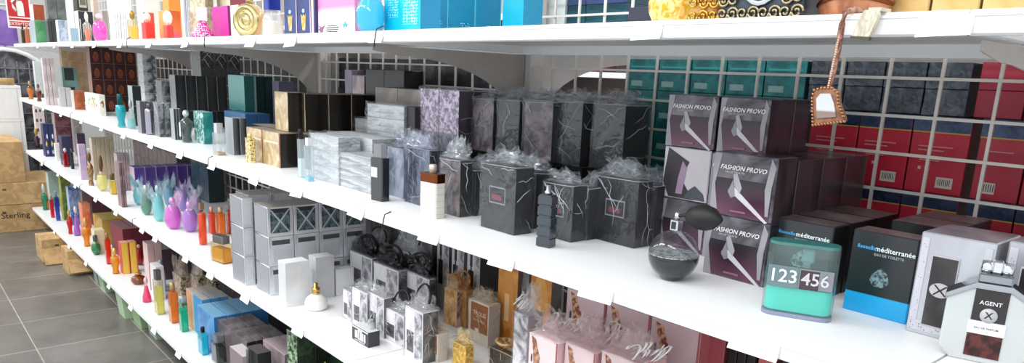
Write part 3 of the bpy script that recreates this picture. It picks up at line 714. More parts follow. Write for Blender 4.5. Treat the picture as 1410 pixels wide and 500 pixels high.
# near column: two cartons high, then dark ones behind
a = C('black and violet FASHION carton in the near two high stack, {pos}', 983, 1073, T=218, Y=1.24, z=Z2, d=.075, nz=2, **fk)
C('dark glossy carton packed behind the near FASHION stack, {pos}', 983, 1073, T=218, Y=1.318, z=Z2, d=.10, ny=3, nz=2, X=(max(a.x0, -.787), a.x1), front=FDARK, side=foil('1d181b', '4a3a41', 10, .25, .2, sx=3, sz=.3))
C('smoky FASHION carton at the floor of the rear stack, right', 985, 1058, Y=1.392, h=S, z=Z2, d=.07, **{**fk, 'wrap': False}) if False else None
C('smoky FASHION carton in the column under the top right one, {pos}', 986, 1055, X=(-.905, -.792), Y=1.36, h=S, z=Z2, d=.09, nz=2, **fk)
b0 = C('smoky FASHION carton, lowest left of the rear stack', 917, 984, Y=1.36, h=S, z=Z2, d=.09, **{**fk, 'texts': []})
b1 = C('white carton showing a dark draped figure, middle of the stack', 915, 981, Y=1.36, h=S, z=Z2+S+.001, d=.09, front='d3ccd2', side=FDARK, top=FDARK,
       panels=[('front', .02, .02, .75, .98, '3a333b', [(0, .3), (.1, 1), (.75, .75), (.55, .4), (.95, .0), (.2, 0)]), ('front', .25, .1, .6, .75, 'a98fa8', [(.2, 0), (.6, 0), (.8, .8), (.5, 1), (.3, .5)]), ('front', .5, .03, .96, .3, '4a515c', [(0, 0), (1, 0), (.9, .5), (.5, 1), (.2, .6)])], bev=.002)
C('FASHION carton at the top left of the stack', 915, 983, Y=1.36, h=S, z=Z2+2*S+.002, d=.09, **fk)
C('FASHION carton at the top right of the stack', 986, 1055, Y=1.36, h=S, z=Z2+2*S+.002, d=.05, rz=0, **fk)
C('dark violet carton behind the top right FASHION carton, {pos}', 986, 1055, Y=1.412, h=S, z=Z2+2*S+.002, d=.07, ny=2, X=(-.905, -.792), front=FDARK, side=foil('1a1619', '4a3a41', 10, .25, .2, sx=3, sz=.3))

# mediterranee cartons
MB = grad([(0, '1e9fdc'), (.30, '22a5e0'), (.315, '1c2426'), (1, '2b2e32')], 'Z', .115, .25, .1)
MS = foil('17191b', '2c2a2c', 10, .3, .1)
MTOP = foil('5d4d4f', '7d6a6a', 8, .35, .1)
def med(label, L, Mx, R, T, Y, h=None, wp=False):
    c = C(label, L, Mx, R, T=T, Y=Y, z=Z2, h=h, front=MB, side=MS, top=MTOP, bev=.002,
      panels=[('front', .36, .36, .66, .6, foil('7f9aa0', '22282b', 160, .3, .2), [(.2, 0), (.8, 0), (1, .35), (.85, .7), (.55, 1), (.35, .85), (.1, .6), (0, .3)], 'crest')]+[('front', .10+.043*q, .79, .133+.043*q, .79+(.045 if q in (0, 5) else .03), '3a8fc4') for q in range(7)],
      texts=[('méditerranée', 'front', .68, .81, .0118, 'e9f3f5'), ('EAU DE TOILETTE', 'front', .6, .74, .006, '9fb0b3')])
    return c
m1 = med('black and blue méditerranée carton behind the 123456 bottle', 1064, 1150, 1172, 313, 1.27)
m2 = med('black and blue méditerranée carton beside the AGENT carton', 1172, 1268, 1285, 331, 1.245)
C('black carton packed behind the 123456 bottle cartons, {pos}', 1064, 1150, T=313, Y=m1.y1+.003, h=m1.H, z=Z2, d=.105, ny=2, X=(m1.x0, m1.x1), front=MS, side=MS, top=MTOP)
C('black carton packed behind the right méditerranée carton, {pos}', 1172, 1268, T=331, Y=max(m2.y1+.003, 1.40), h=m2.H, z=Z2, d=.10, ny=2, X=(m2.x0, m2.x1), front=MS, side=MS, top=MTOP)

# AGENT cartons
PEARL = foil('a9a8b2', 'cdd4d8', 7, .22, .4, lo=.3, hi=.7)
def agent(label, L, Mx, T, Y, d):
    return C(label, L, Mx, T=T, Y=Y, z=Z2, d=d, front=PEARL, side=PEARL, top=foil('8c8790', 'b3adb4', 8, .3, .3), bev=.002,
      panels=[('front', .03, .04, .97, .14, dots('c6c6d0', '77778a', 240)), ('front', .03, .14, .13, .95, dots('c6c6d0', '77778a', 240)), ('front', .87, .14, .97, .95, dots('c6c6d0', '77778a', 240)), ('front', .20, .1, .58, .80, 'b9b7c0'), ('front', .215, .115, .565, .785, foil('2a272a', '4b4748', 9, .3, .1)),
              ('front', .24, .40, .54, .54, 'b9b9bd', 'circle'), ('front', .29, .42, .49, .52, '1c1a1c', [(0, 0), (.15, 0), (.5, .42), (.85, 0), (1, 0), (.6, .5), (1, 1), (.85, 1), (.5, .58), (.15, 1), (0, 1), (.4, .5)])],
      texts=[('AGENT', 'front', .39, .645, .0125, 'd8d6d6')])
ag = agent('pearly silver AGENT carton with a black window panel', 1265, 1375, 336, 1.215, .12)
ag2 = agent('second pearly AGENT carton, behind the hexagonal bottle', 1384, 1515, 352, 1.225, .12)

def hero(label, px, py, name='perfume_bottle', rz=0, cat='bottle', back=0.0, z=Z2):
    P = on_z(px, py, z); P = Vector((P.x, P.y, z)); P += Vector((-math.sin(rz), math.cos(rz), 0))*back
    return root(name, label, cat, P, rz), P
CHROME = metal('d8dadd', .12); SILV = metal('b9bcc2', .25)
# 123456 bottle
rz = math.atan2(.046, .101)
r, P = hero('turquoise glass bottle with chrome 123456 plate', 1094, 439, rz=rz, back=.021)
w, d = .112, .042; H = on_y(1101, 333, P.y).z-Z2
bm = bmesh.new(); prism(bm, rrect(w, d, .019, 6), .006, H, bev=.002); finish(bm, 'glass', glass('d2ebe8', .0, .03, .09), r)
bm = bmesh.new(); prism(bm, rrect(w*.97, d*.9, .017, 6), H-.004, H+.001); finish(bm, 'rim', glass('5fb8b4', .1, .05, .5), r)
bm = bmesh.new(); prism(bm, rrect(w*.93, d*.82, .016, 6), .010, H*.40); finish(bm, 'liquid', glass('66fff0', 0, .1, .85), r)
bm = bmesh.new(); prism(bm, rrect(w*1.0, d, .019, 6), 0, .007, bev=.001); finish(bm, 'base', paint('8f93ac', .2, .3), r)
bm = bmesh.new(); bx(bm, -w*.44, w*.46, -d/2-.0015, -d/2+.002, H*.42, H*.70, bev=.001); finish(bm, 'chrome_plate', metal('8f9298', .22), r)
bm = bmesh.new(); bx(bm, -w*.45, -w*.02, -d/2-.003, -d/2-.0014, H*.41, H*.70, bev=.0008); finish(bm, 'number_window', paint('6f8488', .25, .3), r)
bm = bmesh.new(); bx(bm, w*.0, w*.26, -d/2-.0026, -d/2-.0014, H*.42, H*.67, bev=.0008); finish(bm, 'dark_window', paint('4d3f46', .25, .3), r)
lettering('123', r, -w*.235, -d/2-.004, H*.56, .031, 'dfe6e8'); lettering('456', r, w*.21, -d/2-.004, H*.555, .029, 'c9c6cc')
bm = bmesh.new(); bx(bm, -w*.02, w*.16, -.007, .007, H*.74, H*.93, bev=.003); bx(bm, w*.02, w*.11, -.005, .005, H*.64, H*.75); finish(bm, 'spray_pump', glass('d5eeee', .05, .1, .35), r)
# AGENT bottle
rz = math.radians(16)
r, P = hero('white hexagonal AGENT bottle with a chrome shoulder', 1348, 501, rz=rz, back=.02)
w, d = .108, .04
s = .001
H = on_y(1370, 358, P.y).z-Z2
K = [(-.5, .11), (-.36, 0), (.36, 0), (.5, .11), (.5, .60), (.2, .74), (-.2, .74), (-.5, .60)]
pts = [(k[0]*w, k[1]*H) for k in K]
bm = bmesh.new(); prism(bm, pts, -d*.42, d*.42, axis='y', bev=.003); finish(bm, 'glass', paint('bfc4c4', .25, .1, .02, .6), r)
bm = bmesh.new(); pts2 = [(-.52, .59), (-.2, .73), (.2, .73), (.52, .59), (.52, .645), (.2, .79), (-.2, .79), (-.52, .645)]
prism(bm, [(k[0]*w, k[1]*H) for k in pts2], -d*.5, d*.5, axis='y', bev=.002); finish(bm, 'shoulder_band', metal('a9acb2', .1), r)
bm = bmesh.new(); bx(bm, -.19*w, .19*w, -d*.45, d*.45, .79*H, .88*H, bev=.002); finish(bm, 'neck_block', metal('9b9ea4', .2), r)
bm = bmesh.new(); 
for xx in (-.11, .11): lathe(bm, [(0, .88*H), (.07*w, .88*H), (.075*w, .91*H), (.07*w, .985*H), (0, .985*H)], 14, cx=xx*w)
bx(bm, -.06*w, .06*w, -d*.2, d*.2, .88*H, H, bev=.002); finish(bm, 'cap', CHROME, r)
y = -d*.42
bm = bmesh.new(); bx(bm, -.19*w, .19*w, y-.0012, y, .42*H, .735*H); finish(bm, 'black_label', paint('2a2627', .3), r)
bm = bmesh.new(); bx(bm, -.21*w, .21*w, y-.0014, y, .29*H, .415*H); finish(bm, 'white_label', paint('ececec', .4), r)
bm = bmesh.new(); bx(bm, -.2*w, .2*w, y-.0012, y, .06*H, .285*H); finish(bm, 'dark_red_label', foil('2c1717', '5e2c2a', 60, .3), r)
bm = bmesh.new(); lathe(bm, [(0, 0), (.1*w, 0), (.1*w, .0008), (0, .0008)], 20); bmesh.ops.rotate(bm, verts=bm.verts, matrix=Matrix.Rotation(math.pi/2, 3, 'X')); bmesh.ops.translate(bm, verts=bm.verts, vec=(0, y-.0012, .48*H)); finish(bm, 'emblem', paint('b9b9bb', .3), r)
lettering('X', r, 0, y-.0025, .48*H, .014, '1c1a1c')
lettering('AGENT', r, 0, y-.002, .60*H, .0082, 'e4e4e4'); lettering('EAU DE PARFUM', r, 0, y-.002, .35*H, .0040, '5a5a60')
# round atomiser bottle
r, P = hero('round smoky glass bottle with a black squeeze bulb', 924, 388, 'atomiser_bottle')
P += Vector((P.x, P.y, 0)).normalized()*.022; r.location = P
R0 = 35/px_per_m(P, Vector((P.y, -P.x, 0)).normalized()); Hs = R0*1.98
sph = [(0, 0), (R0*.42, 0)]+[(R0*math.sin(a), R0-R0*math.cos(a)) for a in [math.radians(q) for q in range(32, 166, 9)]]+[(R0*.16, Hs), (R0*.16, Hs+.004), (0, Hs+.004)]
bm = bmesh.new(); lathe(bm, sph, 36); finish(bm, 'glass', glass('c9ced2', .08, .03, .02), r)
liqp = [(0, .003), (R0*.40, .003)]+[(R0*.95*math.sin(a), R0-R0*.95*math.cos(a)) for a in [math.radians(q) for q in range(32, 93, 7)]]+[(R0*.94, R0*.98), (0, R0*.98)]
bm = bmesh.new(); lathe(bm, liqp, 36); finish(bm, 'liquid', glass('30343a', 0, .08, .85), r)
bm = bmesh.new(); lathe(bm, [(R0*.97*math.sin(math.radians(q)), R0*(1-math.cos(math.radians(q)))) for q in (91, 93.5)], 36); 
finish(bm, 'etched_ring', foil('f2f2f4', '6b6f76', 120, .3, .3), r)
zt = Hs
bm = bmesh.new(); bx(bm, -.009, .009, -.009, .009, zt, zt+.022, bev=.0015); finish(bm, 'collar', metal('c9cace', .15), r)
bm = bmesh.new(); bx(bm, -.005, .005, -.0098, -.009, zt+.004, zt+.018); finish(bm, 'collar_window', paint('2b2b2f', .3), r)
bm = bmesh.new(); lathe(bm, [(0, zt+.022), (.0055, zt+.022), (.006, zt+.03), (.004, zt+.036), (0, zt+.037)], 14); finish(bm, 'nozzle', metal('d9dadd', .1), r)
bd = (on_y(958, 302, P.y+.01)-P); bd = Vector((bd.x, bd.y, bd.z))
bm = bmesh.new(); tube(bm, [(.006, 0, zt+.03), (.015, 0, zt+.033), (.026, .005, zt+.034)], .003, 8); finish(bm, 'hose', paint('1c1b1d', .5), r)
bm = bmesh.new(); lathe(bm, [(0, -.043), (.006, -.040), (.016, -.03), (.0235, -.012), (.0245, .004), (.020, .02), (.010, .032), (.0045, .038), (0, .039)], 20)
bmesh.ops.rotate(bm, verts=bm.verts, matrix=Matrix.Rotation(math.radians(86), 3, 'Y')); bmesh.ops.translate(bm, verts=bm.verts, vec=(.055, .008, zt+.034))
finish(bm, 'squeeze_bulb', paint('161416', .55), r)
# ribbed dark bottle
bt = B('dark slate bottle of stacked blocks with a chrome spray', 737, 765, 341, 254, style='rect', ratio=.75, opaque=paint('2b3540', .25, .3, .03, 1.0), cap=None, rz=.25)
o = bt if bt else None
r = [x for x in D.objects if x.get('label') == 'dark slate bottle of stacked blocks with a chrome spray'][0]
bb = r.children[0]; hb = max(v.co.z for v in bb.data.vertices); ww = max(v.co.x for v in bb.data.vertices); dd = max(v.co.y for v in bb.data.vertices)
D.objects.remove(bb)
bm = bmesh.new()
for k in range(5): bx(bm, -ww, ww, -dd, dd, k*hb*.17+.0015, (k+1)*hb*.17-.0035, bev=.0012)
bx(bm, -ww*.84, ww*.84, -dd*.84, dd*.84, 0, hb*.85)
finish(bm, 'bottle_body', paint('2b3540', .25, .3, .03, 1.0), r)
bm = bmesh.new(); lathe(bm, [(0, hb*.85), (ww*.45, hb*.85), (ww*.45, hb*.9), (ww*.3, hb*.91), (ww*.3, hb), (0, hb)], 14); finish(bm, 'spray_pump', metal('c6c8cc', .15), r)
# copper shouldered bottle
B('frosted bottle with copper brown shoulder and pale cap', 577, 613, 300, 226, style='rect', ratio=.5, opaque=paint('d9d6cf', .35, 0, .02), caph=.17, cap='cyl', capw=.3, capc='d7cfc0', rz=.1)
r = [x for x in D.objects if str(x.get('label', '')).startswith('frosted bottle with copper')][0]
me = r.children[0].data; hb = max(v.co.z for v in me.vertices); ww = max(v.co.x for v in me.vertices); dd = max(v.co.y for v in me.vertices)
bm = bmesh.new(); prism(bm, rrect(ww*2.05, dd*2.05, dd*.4), hb*.80, hb*1.01, bev=.002); finish(bm, 'shoulder_band', metal('7c4326', .3), r)
bm = bmesh.new()
for k in range(5): prism(bm, rrect(ww*2.03, dd*2.03, dd*.35), hb*(.1+.15*k), hb*(.1+.15*k)+.0012)
finish(bm, 'ridges', paint('c2beb5', .35), r)
# black bottle with white label
B('glossy black bottle with a small white label', 510, 537, 277, 198, style='rect', ratio=.55, opaque=paint('0e0d10', .12, .1, .01, 1.0), caph=.24, cap='box', capw=.68, capc='8f9094', capm=glass('cfd2d6', .1, .05, .35), label_panel=(.08, .55, .6, .78, 'cfcfd2'), rz=.15)

# black cellophaned cartons
BK = foil('09090b', '17181b', 20, .25, .1)
def black(label, L, Mx, R, T, Bt=None, Y=None, h=None, tuft=.28, lab=True, z=Z2, d=None, ny=1, front=BK, tint='e9edf2', **kw):
    ps = [('front', .25, .42, .72, .68, '8a8c92'), ('front', .27, .44, .70, .66, '121214'), ('front', .33, .48, .62, .56, '7a3038')] if lab else ()
    return C(label, L, Mx, R, T=T, B=Bt, Y=Y, z=z, h=h, d=d, ny=ny, front=front, side='141416', top='1b1b1d', panels=ps, wrap=True, tuft=tuft, tint=tint, gloss=.33, **kw)
black('black cellophane wrapped carton left of the slate block bottle', 660, 707, 733, 232, 325)
black('black cellophane wrapped carton right behind the slate block bottle', 748, 790, None, 258, None, Y=1.19, d=.05)
black('black cellophane wrapped carton near the round atomiser bottle', 815, 872, 893, 250, 343)
black('thin black wrapped carton between two wrapped ones', 793, 812, None, 262, None, Y=1.24, lab=False, d=.09)
black('black wrapped carton tucked behind the slate block bottle', 700, 738, None, 240, None, Y=1.22, lab=False, d=.08)
black('black wrapped carton behind the one near the atomiser', 868, 905, None, 258, None, Y=1.33, lab=False, d=.09)
black('wrapped carton with a pink blush picture beside the copper bottle', 604, 632, 650, 222, 300, lab=False, front=foil('2a2628', '7c6a6c', 22, .3, .1), tuft=.35)
black('black wrapped carton just left of the labelled black one', 637, 655, None, 236, None, Y=1.19, lab=False, d=.1, tuft=.3)
ROSE = foil('2b2427', '94777a', 18, .3, .1, lo=.42, hi=.75)
for (nm, L, Mx, T, Y, f) in [('first', 650, 680, 138, 1.40, ROSE), ('second', 686, 716, 140, 1.38, BK), ('third', 722, 762, 142, 1.38, ROSE), ('fourth', 768, 803, 142, 1.40, BK), ('fifth', 818, 862, 146, 1.42, BK)]:
    lo = C('dark wrapped carton, lower tier behind the front row, %s from left' % nm, L-2, Mx+1, T=None, B=None, Y=Y, z=Z2, h=.145, d=.1, front=BK, side='121214', top='1b1b1d', wrap=True, tint='e6eaee') if False else C('dark carton, lower tier behind the front row, %s from left' % nm, L, Mx, Y=Y, z=Z2, h=.145, d=.1, front=BK, side='121214')
    black('black wrapped carton, upper tier behind the front row, %s from left' % nm, L, Mx, None, T, None, Y=Y, z=lo.z+.001, d=.1, lab=False, front=f, tuft=.22, gloss2=None) if False else C('black wrapped carton, upper tier behind the front row, %s from left' % nm, L, Mx, T=T, Y=Y, z=lo.z+.001, d=.1, front=f, side='131315', top='1b1b1d', wrap=True, tuft=.2, tint='e6eaee', gloss=.36)
# blue grey and lilac cartons around the middle
LIL = foil('6b5c74', 'e0d3e6', 60, .3, .3, lo=.4, hi=.62)
t = C('slate carton under the lilac patterned carton, {pos}', 578, 632, Y=1.36, z=Z2, h=.13, d=.13, nx=2, front=foil('33353b', '56585f', 14, .3), side='232428')
C('lilac and silver patterned carton high in the stack, {pos}', 578, 632, T=125, Y=1.36, z=t.z+.001, d=.13, nx=2, front=LIL, side='3a3440', panels=[('front', .0, .0, 1, .3, foil('4a4b57', '8f90a0', 70, .3))], wrap=True, tint='f7f4fa', gloss=.3)
C('dark blue wrapped carton with silvery sheen behind the black bottle', 556, 590, 602, T=208, B=287, z=Z2, front=foil('343848', '6d7488', 20, .25, .3, sz=.5), side='23252e', wrap=True, tuft=.3, tint='e3e8f4', gloss=.4)
C('blue grey wrapped carton beside the glossy black bottle', 533, 556, T=206, Y=1.17, z=Z2, d=.1, front=foil('5c6274', 'a4abb9', 20, .25, .3, sz=.5), side='4b4f5c', wrap=True, tuft=.3, tint='e9eef8', gloss=.4)
# silver flat wrapped cartons
SLV = foil('d9dcde', 'aeb3b7', 30, .3, .15, sx=.4, sz=2.5, lo=.35, hi=.65)
SLB = foil('d3d6d9', '858b91', 26, .3, .15, sx=.3, sz=4, lo=.35, hi=.65)
sk = dict(front=SLV, side=SLB, top='c0c3c6', tint='fbfdff', gloss=.36)
C('flat silver wrapped carton by the pale blue bottle, {pos}', 428, 466, T=190, B=256, z=Z2, d=.085, nz=3, wrap=True, **sk)
C('flat silver striped wrapped carton left of the black bottle, {pos}', 465, 510, T=219, B=268, z=Z2, d=.09, nz=3, wrap=True, **{**sk, 'front': SLB})
C('grey silver carton behind the flat wrapped ones, {pos}', 450, 512, Y=1.21, z=Z2, T=192, d=.1, nx=2, nz=3, **sk) 
u = C('grey silver carton low in the middle stack, {pos}', 505, 556, Y=1.33, z=Z2, h=.06, d=.12, nz=2, **sk)
u = C('silver wrapped carton in the tall middle stack, {pos}', 505, 556, T=147, Y=1.33, z=u.z+.001, d=.12, nz=3, wrap=True, **sk)
C('taupe carton topping the tall middle stack, {pos}', 512, 580, T=122, Y=1.40, z=u.z+.001, d=.09, nx=2, front='9c948e', side='7b746e') if False else None
C('charcoal carton right of the silver stack, {pos}', 559, 571, T=147, Y=1.34, z=Z2, d=.12, nz=2, front='3c3c40', side='2a2a2d')
v = C('silver carton with white bottle outlines, low rear stack, {pos}', 474, 508, X=(-2.592, -2.480), T=186, Y=1.42, z=Z2, d=.12, nz=2, **sk)
C('silver carton with white bottle outlines on the rear stack', 474, 508, X=(-2.592, -2.480), T=165, Y=1.42, z=v.z+.001, d=.12, nz=1, wrap=True, **sk)
C('dusty pink upright carton against the wire panel', 484, 501, T=104, Y=1.56, z=Z2, d=.06, front=foil('8b7a80', 'b7a9ad', 12, .3), side='7b6a70')
C('pale lilac slim wrapped carton against the wire panel', 474, 484, T=96, Y=1.56, z=Z2, d=.06, front='9a96a6', side='7b7884')
C('black glossy carton against the wire panel, {pos}', 503, 556, T=97, Y=1.53, z=Z2, d=.09, nx=2, nz=2, front=foil('131315', '26262a', 14, .25), side='101012')
C('taupe carton on top of the middle rear stack, {pos}', 516, 580, T=124, Y=1.46, z=Z2, d=.065, nx=2, nz=2, front=foil('8f8780', 'a9a29c', 9, .4), side='77706a')
# pale blue glass pair
B('clear bottle with pale blue base beside the black cartons', 419, 433, 250, 190, style='rect', ratio=.6, glassc='eef6fa', liq='5bbcd6', level=.14, caph=.18, cap='box', capw=.6, capc='e9e9ec', body=.25)
B('clear bottle with black cap behind the pale blue one', 410, 421, 245, 178, style='rect', ratio=.6, glassc='eef6fa', liq='d5e6ee', level=.5, caph=.2, cap='cyl', capw=.6, capc='202024', body=.2)
# gold and black cartons
GOLD = foil('b59a72', 'dcc9a6', 18, .3, .35); BLK = foil('17140f', '2f2a25', 5, .25, .1, sx=6, sy=6, sz=.1)
g = C('gold fronted black carton on the lip side, {pos}', 341, 386, 411, T=184, B=232, z=Z2, nx=2, front=GOLD, side=BLK, top='8f857a', ny=1, panels=[('front', .96, 0, 1, 1, '8b3b28'), ('front', .1, .68, .9, .72, 'f3ead2')])
gt = C('gold and black carton on top of the front pair, left', 377, 395, 417, T=127, Y=g.y0+.05, z=g.z+.001, front=GOLD, side=BLK, top='6b6259')
q = C('black carton packed behind the gold fronted pair, {pos}', 346, 430, T=184, Y=g.y1+.004, z=Z2, d=.09, nx=3, h=g.H, front='2a2622', side='1a1714', top='8f857a')
bg = C('beige fronted carton set back on the upper tier, {pos}', 396, 419, T=129, Y=max(g.y1+.02, gt.y1+.004), z=q.z+.001, d=.1, ny=3, front=foil('a99780', 'c4b59c', 12, .35), side=BLK, top='5b534b')
r = B('gold bottle with openwork pattern before the gold cartons', 338, 353, 224, 184, style='rect', ratio=.5, opaque=foil('7c5a1e', 'f1e2a8', 130, .25, .6, lo=.42, hi=.5), caph=.15, cap='cyl', capw=.35, capc='e9dca8')
C('dark grey carton with silvery vertical bands, {pos}', 311, 322, 342, T=163, B=214, z=Z2, ny=2, front='9aa2a6', side=grad([(0, '3c3d42'), (.45, '77787d'), (.6, '2b2b30'), (1, '4b4a50')], 'Y', .12, .2, .4), top='6f7478')  # side colour blends between greys in vertical bands
B('clear crystal bottle with a gold foot', 293, 312, 214, 170, style='rect', ratio=.6, glassc='f4fafc', liq='b98b3e', level=.14, caph=.3, cap='box', capw=.5, capc='d9dde0', body=.2)
# teal group
TL = foil('2b7f7a', '4fa59c', 12, .3, .2)
C('teal carton with white check pattern at the lip', 268, 281, 296, T=155, B=199, z=Z2, front=foil('2f8f86', 'd9efec', 60, .3, lo=.5, hi=.56), side=TL, top='8fb5b0')
B('dark green black bottle with a white figure on it', 248, 268, 197, 152, style='vase', glassc='dfe8e8', liq='122321', level=.85, caph=.22, cap='ball', capc='cfd4d6', body=.1, label_panel=(.4, .25, .65, .8, 'cfd6d6'))
C('slim dark carton with pale spine near the dark bottle, {pos}', 236, 241, 252, T=150, B=193, z=Z2, ny=3, front='9aa0a2', side=foil('3a3f42', '7d8588', 6, .3, sx=5, sy=5, sz=.1), top='5a6063')
C('wrapped grey carton with bottle picture, {pos}', 214, 220, 237, T=143, B=189, z=Z2, ny=2, front='6a6d72', side=foil('303236', '9a9ea4', 22, .3), top='5a5c60', wrap=True)
C('dark striped carton beside the ribbed silver bottle, {pos}', 190, 195, 215, T=140, B=184, z=Z2, ny=3, front='8a8c92', side=grad([(0, '2e2f35'), (.5, '5d5f66'), (1, '26272c')], 'Y', .1, .3), top='5a5c60')
B('ribbed silver bottle before the dark striped cartons', 201, 215, 186, 143, style='ribbed', opaque=metal('a5a0ae', .25), caph=.14, cap='cyl', capw=.5, capc='6b6870')
w1 = C('crystal clear wrapped carton in a four high stack, {pos}', 188, 195, 214, T=72, Y=1.25, z=Z2, nz=7, front='c3c9ca', side=foil('54595c', 'e3e8e8', 16, .2, .2), top='a9aeb0', wrap=True, gloss=.42) 
C('grey wrapped carton on the dark striped row', 214, 222, 240, T=112, Y=1.27, z=Z2, nz=2, front='6f7375', side=foil('3a3d3f', 'a4a8aa', 14, .25, .3), wrap=True)
# upper rear rows
rr = C('dark carton with pale spine in the upper rear row, low tier, {pos}', 232, 240, 312, Y=1.30, T=153, z=Z2, ny=5, front='77797b', side='26282a')
rt = C('dark carton with pale spine in the upper rear row, {pos}', 232, 240, 312, Y=1.30, T=103, z=rr.z+.001, ny=5, front='9a9d9e', side=grad([(0, '8f9293'), (.07, '26282a'), (.5, '3d3f41'), (.93, '1f2022'), (1, '8f9293')], 'Y', .07, .3), top='3a3c3e')
tb = C('blue lidded carton under the big teal one, {pos}', 308, 337, 372, Y=1.24, T=157, z=Z2, ny=2, front='2b5a86', side='27507c', top='33689a')
C('big teal carton with a glossy front on the upper tier', 313, 335, 350, Y=1.30, T=104, z=tb.z+.001, front=grad([(0, '3d8f8a'), (1, '6aa6a6')], 'Z', .13, .2, .3), side='245a5a', top='3d7f7d')
C('dark teal carton behind the big teal one, {pos}', 340, 352, 376, Y=1.44, T=105, z=Z2, ny=2, nz=2, front='1f4a4c', side='1b3f42')
C('pale violet slim wrapped carton beside the beige cartons', 374, 383, T=112, Y=1.44, z=Z2, d=.08, front='77748a', side='5e5b70')
C('black film wrapped carton on the upper rear row, {pos}', 262, 275, 330, Y=1.34, T=70, z=rt.z+.001, ny=3, front=BK, side=foil('0d0e0f', '2a2d2e', 18, .25), top='2a2e30', wrap=True, tuft=.12)
# brown cartons with orange discs
BR = foil('3a1e18', '55302a', 9, .35)
bd1 = C('dark brown carton with an orange disc, {pos}', 117, 122, 186, Y=1.18, T=64, z=Z2, ny=4, nz=4, front='8a6a60', side=BR, top='3a211c', panels=[('side', .25, .12, .75, .7, foil('7c3c24', '9a5536', 40, .4), 'circle')])
C('black carton perched before the brown disc cartons', 175, 181, 194, T=118, Y=1.12, z=Z2, front='9aa5a5', side='1a221f', nz=2)
C('white picture carton with a golden brown leaf drawing', 119, 138, 147, T=131, B=160, z=Z2, front='f0eee4', side='e9e6da', panels=[('front', .15, .25, .9, .85, foil('8f8a52', 'efe9d6', 40, .5, lo=.45, hi=.5), [(0, .4), (.3, .9), (.7, 1), (1, .5), (.8, .1), (.4, 0)]), ('side', .1, .2, .8, .85, foil('8f6a42', 'efe9d6', 40, .5, lo=.45, hi=.5), [(0, .4), (.3, .9), (.7, 1), (1, .5), (.8, .1), (.4, 0)])])
C('orange carton with dark side at the lip', 99, 103, 118, T=125, B=151, z=Z2, front='c9c0b8', side=foil('a85a34', 'c97a50', 16, .4), top='7a4a34')
B('slim teal bottle with a dark cap near the leaf carton', 160, 176, 176, 130, style='vase', glassc='cfeeee', liq='23b2bd', level=.95, caph=.3, cap='cyl', capw=.45, capc='12605f')
B('clear wrapped glass bottle beside the teal one', 176, 188, 178, 138, style='dome', glassc='e6f2f2', liq='9bc4c4', level=.5, caph=.3, cap='ball', capc='a9b2b2', body=.1)
# far left end of the second shelf
PK = foil('c9b6b6', 'e9dedd', 10, .4)
C('pale pink slim carton at the far left, {pos}', 62, 64, 80, T=80, B=145, z=Z2, ny=3, nz=3, front='d9cfd0', side=PK, top='b9a9a9')
C('teal green wrapped carton with a black panel, far left', 82, 84, 106, T=92, Y=1.15, z=Z2, nz=2, front='8aa6a0', side='6f948c', panels=[('side', .15, .3, .75, .95, '2b3436')])
C('pale grey slim carton below the teal green one, {pos}', 82, 84, 100, T=121, B=147, z=Z2, d=.04, ny=2, front='b0b2b0', side='c9c6c6')
C('tan carton lying high at the far left', 80, 83, 118, T=64, Y=1.25, z=Z2, nz=4, front='b59a80', side=foil('a98866', 'c2a684', 10, .5), top='8a7058')
B('amber bottle at the far left end of the second shelf', 38, 48, 137, 112, style='vase', glassc='f4e2c4', liq='c98a3a', level=.8, caph=.25, cap='ball', capc='b9a26a')
B('brown bottle next to the amber one, far left', 50, 59, 140, 116, style='vase', glassc='e6cfc4', liq='7c3a22', level=.8, caph=.25, cap='ball', capc='8a5a4a')
C('rust orange carton behind the far left bottles', 56, 58, 68, T=80, Y=1.2, z=Z2, nz=2, front='c9b0a4', side='a3563c', top='7a4434')
C('pale blank carton at the end of the shelf', 44, 46, 56, T=84, Y=1.25, z=Z2, nz=2, front='dfe3e2', side='cdd6d4')
# ================================================================== third shelf
z = Z3
# silver grey cartons three high
SG = grad([(0, '8d8d94'), (1, 'c9cacf')], 'X', .1, .25, .4); WSG = foil('dfe1e5', 'b9bdc4', 8, .25, .3)
XW = [('side', .1, .12, .86, .9, foil('35454c', '6e7f86', 60, .3, .3)), ('side', .12, .8, .84, .94, '2c2e31'), ('side', .1, .12, .86, .9, 'aab5b9', [(0, 0), (.08, 0), (.5, .45), (.92, 0), (1, 0), (.56, .5), (1, 1), (.92, 1), (.5, .56), (.08, 1), (0, 1), (.44, .5)]), ('front', .05, .05, .95, .95, '9b9ba2')]
XW2 = [('side', .14, .72, .84, .88, '4a4d51'), ('side', .18, .1, .82, .66, 'c4c7cc'), ('front', .05, .05, .95, .95, '9b9ba2')]
A = C('silver grey carton in the three high stack at the lip, left column, {pos}', 321, 338, 353, T=276, B=394, z=Z3, nz=3, front=SG, side=WSG, top='95908c', panels=[('front', .06, .05, .94, .95, '96969e'), ('side', .2, .1, .8, .9, 'd3d5da')])
A2 = C('silver grey carton in the second three high column, row {pos}', 354, 372, 505, T=288, B=408, z=Z3, ny=4, nz=3, front=SG, side=WSG, top='95908c', vary=lambda i, j, k: dict(panels=XW if k == 2 else XW2))
C('silver grey carton packed behind the left column, {pos}', 321, 338, Y=A.y1+.004, d=.1, h=A.H, z=Z3, w=A.W, ny=3, nz=3, front=SG, side=WSG, top='95908c')
WC = foil('eceded', 'd3d4d6', 5, .35, .1)
W1 = C('plain white carton standing before the silver stacks', 384, 394, 428, T=364, B=424, z=Z3, front='d9dadc', side=WC, top='f2f2f2')
C('plain white carton behind the round white bottle', 424, 434, 461, T=355, Y=1.165, z=Z3, front='d4d5d7', side=foil('c9cacc', 'b7b8bb', 5, .35, .1), top='e2e2e2')
